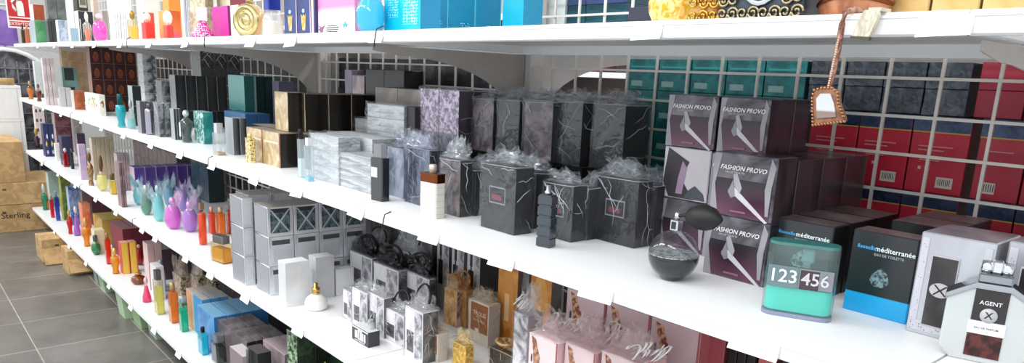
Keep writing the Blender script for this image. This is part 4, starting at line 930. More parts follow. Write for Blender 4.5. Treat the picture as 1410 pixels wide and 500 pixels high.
C('low white carton beside the gift sets', 455, 462, 488, T=372, Y=1.25, z=Z3, front='d9dadc', side=WC, top='efefef')
B('round white bottle with a gold top on the third shelf', 419, 452, 429, 390, z=Z3, style='dome', opaque=paint('f2f0ec', .15, 0, .01, 1.0), caph=.42, cap='spray', capw=.36, capm=metal('d2a95c', .2), collar=metal('e0c27a', .2))
B('gold square bottle with silver cap beside the silver stack', 290, 322, 362, 325, z=Z3, style='rect', ratio=.45, glassc='f6ecc9', liq='d9a83c', level=.75, caph=.28, cap='box', capw=.8, capm=metal('8b8682', .25), rz=.2)
B('tall slim orange bottle at the lip', 274, 286, 338, 281, z=Z3, style='cyl', glassc='ffe3cf', liq='ea5a1c', level=.93, caph=.2, cap='box', capw=.55, capm=metal('c9a07a', .25), collar='7c3a1c')
B('amber bottle behind the orange ones', 298, 312, 325, 286, z=Z3, style='rect', ratio=.6, glassc='ffe9c4', liq='d98a2a', level=.95, caph=.2, cap='cyl', capw=.4, capc='d9b98a')
B('coral orange bottle between two orange ones', 287, 298, 322, 286, z=Z3, style='rect', ratio=.6, glassc='ffd9cc', liq='f0683e', level=.95, caph=.2, cap='cyl', capw=.4, capc='e9b08a')
B('red orange bottle next to the silver stack', 312, 321, 322, 284, z=Z3, style='rect', ratio=.6, glassc='ffd9cc', liq='d9502a', level=.95, caph=.2, cap='cyl', capw=.4, capc='b98a7a')
# wrapped bottles in cellophane
def wrapped(label, L, R, Bt, T, glassc, liq, tint, hgt=.80, style='sphere', **kw):
    r = B(label, L, R, Bt, Bt-(Bt-T)*hgt, z=Z3, style=style, glassc=glassc, liq=liq, level=.9, **kw)
    me = r.children[0].data; w = max(v.co.x for v in me.vertices)*2; H = on_y((L+R)/2, T, r.location.y).z-Z3
    t = tuft_bm(w*1.5, w*1.3, H*.75, H*.30, random.random()*40, 9, 2.0); finish(t, 'cellophane_tuft', film(tint, .7, .3, 60, .13), r)
    t = crumple_bm(w*1.12, w*1.12, H*.6, 0, random.random()*40, .16, 4); finish(t, 'cellophane_wrap', film(tint, .3, .35, 50, .04), r)
    return r
wk = dict(caph=.22, cap='ball', capw=.35, body=.25)
wrapped('green footed bottle with white swirl cap in clear film', 194, 211, 297, 246, 'd9f0e8', '2f7f68', 'eefbfc', capc='f4f4f4', **wk)
wrapped('turquoise bottle in clear film behind the swirl capped one', 184, 200, 283, 240, 'def5f6', '6fc9d2', 'd8f3f6', capc='bcd', **wk) if False else wrapped('turquoise bottle in clear film behind the swirl capped one', 184, 200, 283, 240, 'def5f6', '6fc9d2', 'd8f3f6', capc='c3e2e6', **wk)
wrapped('pale turquoise bottle bundled in clear film', 211, 228, 306, 244, 'def5f6', '8fd6da', 'def4f7', capc='c3e2e6', **wk)
wrapped('magenta round bottle bundled in clear film', 227, 252, 317, 262, 'f7d4f4', 'd468cc', 'fbe9fb', capc='e3a4dc', **wk)
wrapped('lilac round bottle bundled in clear film', 251, 274, 321, 268, 'eedaf6', 'b67ccc', 'f5e9fb', capc='d3a4dc', **wk)
wrapped('blue tinted bottle in film at the rear', 226, 242, 285, 238, 'd3ebf2', '5fa3c0', 'def0f7', capc='c3dbe6', **wk)
wrapped('violet bottle in film behind the magenta one', 245, 262, 292, 245, 'ebe0f6', 'a68ace', 'eee9fb', capc='c3b4dc', **wk)
wrapped('grey lilac bottle in film nearest the slim orange bottle', 262, 280, 300, 252, 'dfe3ee', 'a9a3b8', 'eef2fb', capc='d3d4dc', **wk)
C('violet carton with pale edges behind the film wrapped bottles, {pos}', 177, 184, 272, T=231, Y=1.22, z=Z3, ny=6, front='c9b8c9', side=grad([(0, '3f2c78'), (.8, '5b469b'), (.9, 'b9aacb'), (1, 'b9aacb')], 'Y', .09, .35), top='4a3785')
C('dark teal carton at the end of the violet row, {pos}', 262, 285, T=226, Y=1.50, z=Z3, d=.1, nx=2, front=foil('22383d', '3f6068', 20, .3), side='1c2d31')
C('mauve carton along the rear of the third shelf, {pos}', 163, 168, 176, T=226, B=286, z=Z3, ny=2, front='8f7a7c', side=foil('6b4c4e', 'a3868a', 8, .4))
C('mauve brown carton along the rear of the third level, {pos}', 130, 320, X=(-6.5, -5.35), Y=1.54, h=.11, z=Z3, d=.08, nx=5, nz=2, front=foil('6f6260', '8f807c', 5, .5), side='5f5452')
C('slim beige carton in the row of five, {pos}', 122, 125, 156, T=190, Y=1.12, z=Z3, ny=5, front='d6cbbb', side=grad([(0, '8b7a66'), (.25, 'b6a48c'), (1, 'a8987f')], 'Y', .08, .5), top='8f8478')
C('grey mauve carton with bottle art, {pos}', 156, 160, 178, T=212, Y=1.15, z=Z3, ny=3, front='b9adb0', side=foil('8f8285', 'b3a5a9', 12, .4), top='8a7d80')
B('round cream bottle with brown ball cap', 134, 150, 264, 216, z=Z3, style='sphere', glassc='f9f3dd', liq='e6d59a', level=.8, caph=.45, cap='ball', capw=.4, capc='6d4a34', body=.15)
B('small yellow bottle at the lip beside the cream one', 151, 162, 268, 240, z=Z3, style='rect', ratio=.6, glassc='faf3cf', liq='dcc25a', level=.85, caph=.3, cap='cyl', capw=.45, capc='6a5a3a')
B('bronze patterned ball topped bottle by the beige cartons', 121, 131, 256, 212, z=Z3, style='vase', opaque=foil('6b4a2c', 'c9a67a', 120, .4, .4), caph=.3, cap='ball', capw=.6, capc='7a5a3a')
C('lilac carton beside the dark violet one', 110, 112, 122, T=201, B=248, z=Z3, front='d9cbd9', side=foil('b79fc0', 'cdb9d3', 8, .4))
C('dark violet and grey carton, tall', 103, 105, 117, T=184, Y=1.16, z=Z3, front='8f8a92', side='3f3146')
B('slim black bottle on the third shelf', 98, 103, 233, 206, z=Z3, style='rect', ratio=1, opaque='201a1f', caph=.2, cap='cyl', capw=.6, capc='6a6468')
B('wine red bottle with a pale cap', 87, 96, 230, 205, z=Z3, style='rect', ratio=.8, glassc='f3c9cf', liq='9c2034', level=.98, caph=.25, cap='ball', capw=.5, capc='e6d0c9')
C('white carton with bottle drawing, third shelf', 76, 78, 90, T=199, B=222, z=Z3, front='e9e6e2', side='e3ded9', panels=[('side', .3, .15, .7, .85, 'b9b3ae', BOTTLE_SHAPE)])
C('navy floral carton standing at the lip, {pos}', 60, 63, 78, T=173, B=216, z=Z3, ny=2, front='26305c', side='27315e', panels=[('side', .2, .3, .6, .5, 'd9cf5a', [(0, .4), (.5, 1), (1, .5), (.5, 0)]), ('side', .5, .55, .8, .7, 'e9e9f0', 'circle'), ('side', .3, .08, .7, .2, 'c9b8d9', 'circle')])
C('wine patterned flat carton stacked high, {pos}', 70, 74, 97, T=156, Y=1.2, z=Z3, ny=1, nz=3, front='b9a3a4', side=foil('6f434c', '9a6a72', 22, .4), top='8a6a6e')
C('navy flat carton behind the floral ones', 80, 84, 98, T=188, Y=1.08, z=Z3, front='30365a', side='2a3050')
C('pinkish white carton with face prints at the end, {pos}', 44, 46, 60, T=146, Y=1.16, z=Z3, ny=1, nz=4, front='e6dad8', side=foil('d9cbc9', 'efe6e4', 6, .5), panels=[('side', .1, .3, .3, .7, '4a3a3c', 'circle'), ('side', .5, .35, .7, .7, '5a4648', 'circle')])
B('dark plum bottle with gold lid at the far left', 48, 56, 205, 178, z=Z3, style='sphere', glassc='c9b8c9', liq='3c2038', level=.95, caph=.35, cap='ball', capw=.7, capc='b3953a')
C('grey pink carton below the leaf picture shelf, {pos}', 98, 100, 112, T=164, Y=1.3, z=Z3, nz=2, front='b3a9a6', side=foil('a59a97', 'cfc6c2', 14, .4))

# boxed gift sets with cellophane and black ribbon handles
def handle(parent, w, d, h, mat='141416', hh=.05, tilt=.3, wd=.0028):
    bm = bmesh.new(); pts = []
    for i in range(11):
        a = math.pi*i/10; pts.append((-w*.38*math.cos(a), tilt*hh*math.sin(a), h+.004+hh*math.sin(a)))
    tube(bm, pts, wd, 6, flat=1.6); finish(bm, 'handle', M(mat), parent)
GP = foil('6d6b73', 'dedbe0', 13, .35, 0, lo=.38, hi=.56, dist=2.5)
SQB = [(0, 0), (1, 0), (1, .62), (.62, .62), (.62, .72), (.74, .72), (.74, 1), (.26, 1), (.26, .72), (.38, .72), (.38, .62), (0, .62)]
def gift(label, L, Mx, T, Bt=None, Y=None, h=None, d=.055, tuft=.4, R=None, z=Z3, hd=True, tint='f4f5f7', handm='141416', handw=.0028, **kw):
    c = C(label, L, Mx, R, T=T, B=Bt, Y=Y, z=z, h=h, d=None if R else d, front='f8f5fa', side=foil('2a2a2d', '7a787c', 20, .4), top='b9b7bb', wrap=True, tuft=tuft, tint=tint, gloss=.36,
          panels=[('front', .10, .14, .50, .55, '55505a'), ('front', .16, .24, .44, .52, '121214', SQB, 'bottle_print'), ('front', .56, .04, .97, .96, GP)], cat='gift set', name='gift_set', **kw)
    if hd: handle(c.obj, c.W, c.D, c.H+c.H*tuft*.35, handm, wd=handw)
    return c
gift('white gift set with bottle picture, upper row leftmost, in film', 482, 512, 357, 406, ttint='55555a', handw=.0045)
gift('white gift set with bottle picture, upper row middle, in film', 514, 548, 374, 425, ttint='55555a', handw=.0045)
gift('white gift set with bottle picture, upper row right, in film', 553, 590, 385, 437, R=600, ttint='55555a', handw=.0045)
gift('white gift set at the rear of the left group, in film', 498, 526, 345, None, Y=1.445)
gift('white gift set at the rear beside the dark grey cartons', 540, 572, 352, None, Y=1.43)
gift('low white gift set standing behind the small black tray', 484, 505, 405, None, Y=1.15, d=.05, tuft=.25, hd=False)
gift('low photo printed gift set behind the small black tray', 507, 528, 412, None, Y=1.16, d=.05, tuft=.25, hd=False)
gift('small white gift set with black ribbon right of the tray', 529, 556, 436, 480, d=.05, tuft=.3)
gift('small white gift set half behind the ribboned one', 557, 582, 432, None, Y=1.14, d=.06, tuft=.3)
gift('pale gift set lying left of the small black tray', 472, 484, 404, 443, d=.04, tuft=.1, hd=False)
# black tray carton with white letters
t = C('small black tray carton with white letters', 484, 507, 524, T=459, B=480, z=Z3, front='3a3a3d', side='39393b', top='d9d8da', cat='box', name='tray_carton',
      panels=[('front', .03, .88, .97, .97, 'e2e2e2'), ('front', .2, .25, .34, .75, 'f0f0f0'), ('front', .38, .22, .62, .85, 'f0f0f0'), ('front', .45, .3, .5, .75, '3a3a3d'), ('front', .66, .22, .72, .75, 'f0f0f0'), ('front', .78, .22, .84, .75, 'f0f0f0'), ('front', .2, .1, .8, .15, 'c9c9c9')])
B('small glass bottle lying on the tray carton', 505, 516, 456, 440, z=t.z, style='rect', ratio=.6, liq='cfd4d8', level=.5, Y=t.y0+.03, caph=.3, cap='box', capw=.5, capc='c9c9cc', body=.3)
# gold and white sets
GO = foil('a9762c', 'd9a95a', 24, .3, .4)
def gold(label, L, Mx, R, T, Bt=None, Y=None, hd=False, tuft=.3, txt=True, d=None, z=Z3, h=None):
    c = C(label, L, Mx, R, T=T, B=Bt, Y=Y, d=d, z=z, h=h, front='e3e0dd', side='c3c4c8', top='e9e7e6', wrap=True, tuft=tuft, tint='fbf0e0', gloss=.36,
      panels=[('front', .12, .28, .97, .96, '9c5d22'), ('front', .2, .06, .7, .36, 'efe6da', BOTTLE_SHAPE)], texts=[('TROUS', 'front',   .56, .72, .020, 'f2e6d6'), ('EAU DE PARFUM', 'front', .56, .56, .008, 'e6d3bb')] if txt else (), cat='gift set', name='gift_set')
    return c
gold('white carton with brown TROUS label in amber film', 643, 671, 688, 421, 480, z=Z3)
gold('pale carton with a brown label right behind the labelled one', 689, 703, 712, 434, 478, txt=False)
c = C('white and gold gift set with a photo side in amber film', 610, 628, 640, T=402, B=452, z=Z3, front=foil('b98236', 'f0d3a0', 24, .3, .3, lo=.4, hi=.6), side=GP, top='e9d9c4', wrap=True, tuft=.5, tint='f9e3c4', gloss=.4, cat='gift set', name='gift_set')
handle(c.obj, c.W, c.D, c.H*1.1, foil('8a4f1c', 'c98a4a', 30, .4), .035)
c = C('amber film wrapped gift set with brown ribbon at the rear', 618, 642, T=402, Y=1.44, z=Z3, d=.04, front=foil('b07a3c', 'e0b880', 20, .3, .2), side='c9a67a', wrap=True, tuft=.35, tint='f3d3aa', gloss=.42, cat='gift set', name='gift_set')
handle(c.obj, c.W, c.D, c.H*1.1, foil('8a4f1c', 'c98a4a', 30, .4), .04)
gold('white and brown labelled set in the front right corner', 576, 602, 617, 462, 500)
C('gold foil carton with a bow at the front of the gold sets', 622, 640, 652, T=478, B=512, z=Z3, front=foil('c9921c', 'f5dc6a', 70, .25, .5), side=foil('b98a2a', 'f0d070', 50, .25, .5), wrap=True, tuft=.5, tint='fff3d0', cat='gift set', name='gift_set')
c = C('dark carton with a tan bow near the pink cartons', 672, 706, 716, T=492, B=520, z=Z3, front='26221f', side='2b2725', top='2b2725', cat='gift set', name='gift_set', wrap=True, tint='fff6e8')
bm = bmesh.new()
for k in range(5):
    a0 = k*1.3
    tube(bm, [(.03*math.cos(a0+t*.5)*math.sin(t*math.pi/8), .025*math.sin(a0+t*.5)*math.sin(t*math.pi/8)-.0, c.H+.008+.022*math.sin(t*math.pi/8)) for t in range(9)], .0035, 6, flat=1.8)
finish(bm, 'bow', foil('a8763c', 'e3bd8a', 40, .35), c.obj)
C('grey photo printed carton between gold and pink sets', 707, 727, T=436, Y=1.24, z=Z3, d=.06, front=GP, side='b3b1b5', wrap=True, tuft=.3)
# amber disc cartons at the rear
AM = foil('b06f2c', 'd9984a', 10, .35, .15)
C('amber carton with a round bottle picture, rear left', 686, 714, T=364, Y=1.45, z=Z3, d=.1, front=AM, side='6a5a50', panels=[('front', .15, .2, .85, .9, 'c98a42', 'circle'), ('front', .38, .3, .62, .62, 'e0b98a')])
C('amber carton with a round bottle picture and grey side', 731, 761, 777, T=371, Y=1.43, z=Z3, front=AM, side=foil('6d6a68', '8a8684', 9, .35), panels=[('front', .1, .2, .9, .92, 'd39848', 'circle'), ('front', .32, .28, .64, .6, 'e9c9a0', BOTTLE_SHAPE)])
C('grey carton between the two amber ones', 719, 729, T=368, Y=1.47, z=Z3, d=.08, front=foil('6a6a6c', '9a9896', 16, .3), side='5a5a5c')
# dark and white cartons at the rear
C('white carton with black square bottle print at the rear, {pos}', 598, 662, T=322, Y=1.49, z=Z3, d=.1, nx=3, front='bdbabd', side='3b3a3d', panels=[('front', .0, .0, .2, 1, '1c1b1d'), ('front', .3, .3, .62, .75, '1b1b1e', SQB), ('front', .68, .05, .98, .95, foil('6a686c', 'b9b6ba', 26, .4))])
C('dark grey carton with pale edge at the rear, {pos}', 498, 556, T=292, Y=1.52, z=Z3, d=.09, nx=4, front=grad([(0, 'a9a9a9'), (.08, '4c4b4f'), (1, '3a3a3d')], 'X', .1), side='333236')
C('smoky grey carton behind the ribbon handles, {pos}', 560, 595, T=310, Y=1.50, z=Z3, d=.1, nx=2, front='7a787a', side='5a5a5c')
# pink cartons
PINK = foil('cfb5b9', 'd9c2c6', 5, .35, .1)
GIR = [(.05, 1), (.45, .95), (.6, .8), (.85, .62), (.75, .4), (.62, .2), (.58, 0), (.5, 0), (.45, .3), (.3, .5), (.2, .75)]
pk = dict(front=PINK, side='a85a5e', top='b98a8e', panels=[('front', .08, .48, .48, .98, foil('8a4a38', 'dcae8c', 60, .4, lo=.42, hi=.58), GIR, 'floral_print'), ('front', .10, .72, .15, .80, '3a3038', 'circle'), ('front', .42, .28, .62, .30, '5a3a44'), ('front', .62, .12, .9, .30, 'cf9a9c', 'rect'), ('front', .68, .31, .84, .325, 'b33a44'), ('front', .97, 0, 1, 1, 'a85a5e')],
          texts=[('T R O U S', 'front', .72, .60, .013, '3e3238'), ('EAU DE TOILETTE', 'front', .72, .53, .007, '8a6a70')])
p0 = C('pale pink carton with a floral motif at the rear, {pos}', 780, 972, T=400, Y=1.36, z=Z3, h=.30, d=.07, nx=3, **pk)
C('rosy red carton right of the pink row', 978, 1004, Y=1.40, T=430, z=Z3, h=.29, d=.07, front='9c4a50', side='7a363c')
C('black carton with pale edge stripes under the near lip, {pos}', 1006, 1046, Y=1.40, T=450, z=Z3, h=.28, d=.07, nx=3, front=grad([(0, 'c9b8b0'), (.12, '26201f'), (1, '1c1817')], 'X', .05), side='1c1817')
C('salmon red carton at the right end of the third shelf', 1049, 1076, Y=1.40, T=450, z=Z3, h=.28, d=.07, front='b5585c', side='7a363c')
C('black carton at the right end of the third shelf, {pos}', 1080, 1130, Y=1.40, T=450, z=Z3, h=.28, d=.07, nx=3, front=grad([(0, 'c9b8b0'), (.12, '2a1c1c'), (1, '1c1817')], 'X', .05), side='1c1817')
C('pink floral carton standing before the pink row, in film', 727, 768, T=474, Y=1.12, z=Z3, d=.08, wrap=True, tuft=.2, tint='fdf3f4', **{**pk, 'front': 'f0e8ea', 'side': 'dcbcc0', 'top': 'e6d2d4'})
C('pink topped carton in curly film before the pink row, left', 776, 820, T=488, Y=1.14, z=Z3, d=.1, wrap=True, tuft=.22, tint='fdf3f4', **{**pk, 'front': 'ead9dc', 'side': 'd3a4a6', 'top': 'e6c9c9'})
C('pink topped carton in curly film before the pink row, right', 826, 880, T=503, Y=1.15, z=Z3, d=.1, wrap=True, tuft=.22, tint='fdf3f4', **{**pk, 'front': 'ead9dc', 'side': 'd3a4a6', 'top': 'e6c9c9'})
C('pink carton in curly film in the second row, {pos}', 745, 880, Y=1.27, z=Z3, T=522, d=.075, nx=3, wrap=True, tuft=.1, tint='fdf3f4', **{**pk, 'texts': (), 'front': 'dfcdd0', 'side': 'c99a9e'})
for k, (px, py, Y) in enumerate([(715, 420, 1.3), (722, 432, 1.28), (770, 455, 1.24), (785, 462, 1.22), (800, 470, 1.24), (822, 470, 1.26), (835, 478, 1.22), (845, 466, 1.3), (862, 474, 1.3), (880, 492, 1.16), (900, 494, 1.2), (795, 452, 1.3), (868, 492, 1.2)]):
    P = on_y(px, py, Y); bm = bmesh.new(); rnd = random.Random(k)
    for q in range(3):
        ph = rnd.uniform(0, 6); rr = rnd.uniform(.008, .02); ax = rnd.uniform(-.03, .03)
        tube(bm, [(rr*math.cos(ph+t*.7)+ax*t/10, rr*math.sin(ph+t*.7)*.6+.01*q, rr*math.sin(ph+t*.7+1)+.002*t) for t in range(13)], .0016, 5, flat=2.2)
    zmin = min(v.co.z for v in bm.verts)
    o = finish(bm, 'curled_ribbon', paint('f3f0f1', .2, .2)); o.location = P
    tag(o, 'curled clear white ribbon on the pink wrapped cartons, %s from left' % ORD[k+1], 'ribbon', 'curled ribbons on the pink cartons')
# ================================================================== bottom shelf
Z = Z4
def b4(label, L, R, Bt, T, **kw): return B(label, L, R, Bt, T, z=Z4, **kw)
C('blue slim carton at the far left of the bottom shelf', 50, 53, X=(-7.98, -7.90), T=248, Y=1.12, d=.1, z=Z4, front='8a9ac4', side='3f557f')
C('pale orange carton at the far left of the bottom shelf', 44, 46, X=(-7.98, -7.90), T=244, Y=1.3, d=.12, z=Z4, front='ecc9a0', side='e6b98a')
b4('round green bottle near the far left end', 58, 67, 290, 256, style='vase', glassc='c4efe0', liq='2f9470', level=.95, caph=.35, cap='ball', capc='cfe0dc')
C('white carton with a teal band', 62, 65, 79, T=238, Y=1.1, z=Z4, front='c9ddd6', side=grad([(0, 'c9d6d0'), (.2, 'c9d6d0'), (.25, '17876e'), (.6, '1f9c80'), (.65, 'a9c0b6'), (1, '9ab0a6')], 'Z', .2, .4))
C('olive green carton behind the teal banded one', 79, 82, 96, T=243, Y=1.12, z=Z4, front='a9b06a', side=foil('4f6a2a', '8a9a4a', 10, .4))
b4('pink red slim bottle beside the blue one', 70, 76, 300, 271, style='rect', ratio=.8, glassc='f7c9d0', liq='d9304f', level=.97, caph=.2, cap='cyl', capc='e0a0a8')
b4('cobalt blue slim bottle on the bottom shelf', 77, 84, 304, 266, style='rect', ratio=.8, glassc='c4d3f7', liq='1c4fa8', level=.97, caph=.2, cap='cyl', capc='8aa0d0')
b4('small amber bottle behind the pink red one', 64, 70, 289, 272, style='rect', ratio=.8, glassc='f7e0b0', liq='c98a3a', level=.9, caph=.25, cap='cyl', capc='c9a067')
C('golden carton behind the cobalt bottle', 84, 86, 91, T=272, B=296, z=Z4, front='cfa04a', side='c08a3a')
C('blue striped carton in a cluster, {pos}', 90, 93, 109, T=258, Y=1.13, z=Z4, ny=2, front='b0c4e0', side=foil('3a63a8', '9ab3d9', 14, .3))
C('mauve carton in the rear left of the bottom shelf, {pos}', 112, 124, 152, T=262, Y=1.28, z=Z4, ny=2, front='6a4650', side='5a3540', top='8a6570')
b4('red vase shaped bottle with golden cap', 93, 102, 323, 292, style='vase', glassc='f7c0c0', liq='b82a34', level=.97, caph=.25, cap='ball', capc='d9b06a')
b4('lilac bell shaped bottle beside the red vase', 102, 112, 325, 287, style='bell', glassc='ecd6f3', liq='b58ad0', level=.95, caph=.25, cap='ball', capc='e3dfe9')
C('salmon orange carton behind the amber bottle', 112, 116, 128, T=284, B=325, z=Z4, front='efa07a', side=foil('d9683f', 'efa080', 10, .4))
b4('tall amber bottle with an orange foot', 114, 127, 340, 303, style='vase', glassc='ffe6c0', liq='e39a3a', level=.95, caph=.3, cap='ball', capc='e9b56a')
C('dark plum carton along the rear of the bottom shelf, {pos}', 150, 330, X=(-5.6, -2.9), Y=1.50, h=.15, z=Z4, d=.1, nx=10, nz=2, front=foil('2c2026', '4a3842', 8, .4), side='21181c')
gc = C('gold carton with embossed front, {pos}', 128, 140, 186, T=303, Y=1.19, z=Z4, ny=3, front=foil('b3923c', 'dcc373', 14, .3, .3), side='b99a4a', top='c9ac5a')
b4('small round green bottle at the lip', 126, 140, 352, 326, style='sphere', glassc='d3ecdc', liq='3f8f6a', level=.75, caph=.3, cap='cyl', capc='5a6a64')
C('cream carton behind the small green bottle', 128, 132, 147, T=320, B=350, z=Z4, front='efe3c4', side='e3d3aa')
C('wine red carton with pale top, {pos}', 152, 168, 214, T=316, Y=1.20, z=Z4, ny=3, front='8a2f3f', side='6d2432', top='a37a82')
b4('tall red bottle next to the amber vase bottle', 146, 155, 364, 324, style='rect', ratio=.8, glassc='ffc9b0', liq='d03a24', level=.97, caph=.2, cap='cyl', capc='c98a6a')
b4('golden amber vase bottle', 153, 167, 378, 344, style='vase', glassc='ffe6b0', liq='e6a83a', level=.95, caph=.3, cap='ball', capc='e9c06a')
C('yellow and red carton at the lip, {pos}', 166, 170, 192, T=338, B=378, z=Z4, ny=2, front='d9504a', side=grad([(0, 'f0cf4a'), (.6, 'eec04a'), (.7, 'c23a2c'), (1, 'b83228')], 'Y', .1, .35), top='d9a08a')
b4('oval ruby medallion bottle', 187, 199, 366, 338, style='sphere', glassc='f3c9cc', liq='a82a3a', level=.95, caph=.2, cap='ball', capc='e9c0a0')
C('pale rose carton behind the ruby bottle, {pos}', 196, 202, 222, T=336, Y=1.15, z=Z4, ny=2, front='e0c6c4', side='cfa9a8', top='b9a0a6')
C('mauve grey carton row with flat tops, {pos}', 205, 222, 262, T=344, Y=1.28, z=Z4, ny=3, front='7a6670', side='5c4855', top='8f7f8a')
r = B('flat brown and gold bottle lying at the lip', 180, 203, 393, 376, z=Z4, style='sphere', glassc='f3dcc4', liq='8a4a2a', level=.9, caph=.25, cap='ball', capc='b3854a')
b4('small pink bottle at the lip', 196, 210, 417, 384, style='bell', glassc='ffd9e6', liq='e0608a', level=.9, caph=.3, cap='ball', capc='f0c9d3')
C('clear topped white carton beside the silver bottle', 206, 214, 226, T=368, Y=1.13, z=Z4, front='e3e0e3', side='cfcbd3', top='dad6da')
b4('tall clear bottle with a silver cap', 218, 230, 402, 360, style='rect', ratio=.7, glassc='eef2f6', liq='c3ccd6', level=.7, caph=.35, cap='cyl', capw=.5, capc='aab4be', body=.1)
b4('pale yellow bottle with silver shoulders', 213, 228, 433, 375, style='rect', ratio=.6, glassc='f6f4e0', liq='e0d583', level=.78, caph=.22, cap='box', capw=.55, capm=metal('9a9ca0', .25), body=.1)
b4('amber patterned bottle with gold cap near the green one', 233, 248, 445, 392, style='rect', ratio=.7, glassc='ffe9c0', liq='dd8f2e', level=.95, caph=.2, cap='cyl', capw=.45, capc='d9b98a')
b4('mint green bottle with silver cap', 247, 261, 457, 410, style='rect', ratio=.7, glassc='cdf5ea', liq='2fb898', level=.8, caph=.2, cap='cyl', capw=.7, capc='b3bcbc')
# leopard print bundle
LEO = foil('1f1712', 'cfc0a4', 42, .3, .1, lo=.42, hi=.55, dist=1.5)
for k, (L, Mx, R, T, Y) in enumerate([(238, 248, 262, 382, 1.19), (262, 272, 284, 384, 1.22), (284, 292, 302, 388, 1.26)]):
    C('brown and cream leopard print bundle in film, %s' % ('left', 'middle', 'right')[k], L, Mx, R, T=T, Y=Y, z=Z4, front=LEO, side=LEO, top=LEO, wrap=True, tuft=.5, tint='f0e6d9', gloss=.4, cat='gift set', name='gift_set')
# blue cartons
BL = foil('2f7fc0', '5aa5dc', 8, .3, .1)
c1 = C('pale blue grey carton with an orange edge, {pos}', 260, 281, 318, T=416, B=468, z=Z4, ny=3, front=grad([(0, 'd9a98a'), (.25, 'd9b9a0'), (.35, '4aa0d0'), (1, '3f96d0')], 'X', .08), side='5f9cc4', top='b3aeaa')
c2 = C('bright blue carton with pale blue top, {pos}', 275, 297, 372, T=440, B=492, z=Z4, ny=4, front=BL, side='2f78b4', top='7fb4d6')
b4('aqua glass bottle with black spray at the lip', 273, 289, 488, 452, style='rect', ratio=.5, glassc='c9f3f5', liq='4fc3cf', level=.9, caph=.2, cap='cyl', capw=.3, capc='2a2a2d')
# grey cartons at the near end of the bottom shelf
GRB = foil('6a6265', '8f868a', 7, .35, .15)
e1 = C('grey flat topped carton beyond the bright blue row, {pos}', 304, 340, 430, T=452, Y=1.13, z=Z4, ny=4, nx=1, front='8a8286', side='6f676b', top=GRB) if False else None
e1 = C('smoky grey carton with a flat top, large front block, {pos}', 302, 342, 392, T=474, B=527, z=Z4, nx=2, ny=4, front=foil('5f585c', '7a7276', 8, .35), side='28262a', top=GRB)
e2 = C('mauve pink carton in a stack at the near end, {pos}', 362, 391, T=489, Y=1.13, z=Z4, d=.075, nz=3, ny=2, front=foil('a58f96', 'c9b6bb', 8, .35), side='8a7a7e', top='b9a6ab')
b4('dark clear square bottle with grey cap at the lip', 291, 314, 500, 462, style='rect', ratio=.6, glassc='d9dcd9', liq='3f4442', level=.8, caph=.25, cap='box', capw=.7, capc='8a8c8f')
C('pearl pink carton at the near end of the bottom shelf', 316, 334, T=492, Y=1.035, z=Z4, d=.06, front='8f7f86', side='b9aeb3', top='d9ced2')
C('black carton behind the pearl pink one', 340, 354, T=488, Y=1.03, z=Z4, d=.06, front='1c1b1f', side='232226', top='5a5256')
b4('small chrome bottle before the black carton', 338, 346, 506, 480, Y=1.02, style='cyl', opaque=metal('b9bbc0', .2), caph=.25, cap='cyl', capw=.6, capc='8f9196')
PLT = foil('1f3a22', 'a9c4a0', 50, .4, 0, lo=.42, hi=.6)
C('green leaf patterned carton at the near end', 394, 408, T=462, Y=1.09, z=Z4, d=.08, front=PLT, side=foil('122016', '2f4a2c', 30, .4))
C('dark green carton with pale blossoms, {pos}', 417, 475, T=452, Y=1.20, z=Z4, d=.12, nx=3, front=foil('0c1a10', '1f3a22', 14, .35), side='0c140e', panels=[('front', .5, .5, .7, .6, 'c9d08a', 'circle'), ('front', .3, .3, .42, .36, '8fae4a', 'circle')])

# ================================================================== top shelf
def c1f(label, L, Mx, R=None, T=-25, Y=1.06, **kw): return C(label, L, Mx, R, T=T, B=40, Y=Y, z=Z1, **kw)
def b1f(label, L, R, T, Y=1.09, **kw): return B(label, L, R, 50, T, z=Z1, Y=Y, **kw)
b1f('small dark amber bottle below the red sign', 29, 35, 33, Y=1.06, style='rect', ratio=1, glassc='e6cfc0', liq='6a4a34', level=.95, caph=.25, cap='cyl', capc='3a302c')
b1f('peach brown slim bottle below the red sign', 35, 41, 34, Y=1.06, style='rect', ratio=1, glassc='f3dcc9', liq='c98f6a', level=.95, caph=.2, cap='cyl', capc='d9b08f')
g1 = c1f('grey and green carton at the far left of the top shelf', 41, 48, 64, T=27, front='a5abb3', side=foil('3f7a4f', '5f9a6c', 9, .4))
C('rust orange carton on top of the grey and green one', 42, 46, 62, T=5, B=20, Y=1.07, z=g1.z+.001, front='e6d9d0', side=foil('9a4422', 'b8603a', 8, .4))
c1f('black slim carton in a pair on the top shelf, {pos}', 63, 66, 77, T=28, ny=2, front='3f4541', side='2b302e')
c1f('pale carton with a blue bottle print', 77, 80, 93, T=27, front='e9ecef', side=foil('c3ccd9', '8a99b0', 18, .4))
c1f('light grey blue carton beside the bottle print one', 93, 96, 108, T=38, front='cdd9df', side='8fa9b5')
q1 = c1f('grey green carton in the rear pair of the top shelf, {pos}', 63, 66, 92, T=26, Y=1.26, ny=2, front='6a706c', side='5f6562')
C('grey green carton stacked on the rear pair, {pos}', 63, 66, 92, T=-25, B=20, Y=1.26, z=q1.z+.001, ny=2, front='6a706c', side=foil('555b58', '7f8581', 7, .4))
c1f('pale blue white carton tall behind the light grey blue one', 93, 97, 104, T=-25, Y=1.2, front='cfd6dc', side='dfe6ea')
c1f('black carton with white slit markings, {pos}', 104, 109, 130, T=14, Y=1.13, ny=2, front='e9e9e4', side='23262a', panels=[('side', .15, .1, .25, .75, 'e9e9e4'), ('side', .5, .1, .56, .6, 'c9c9c4')])
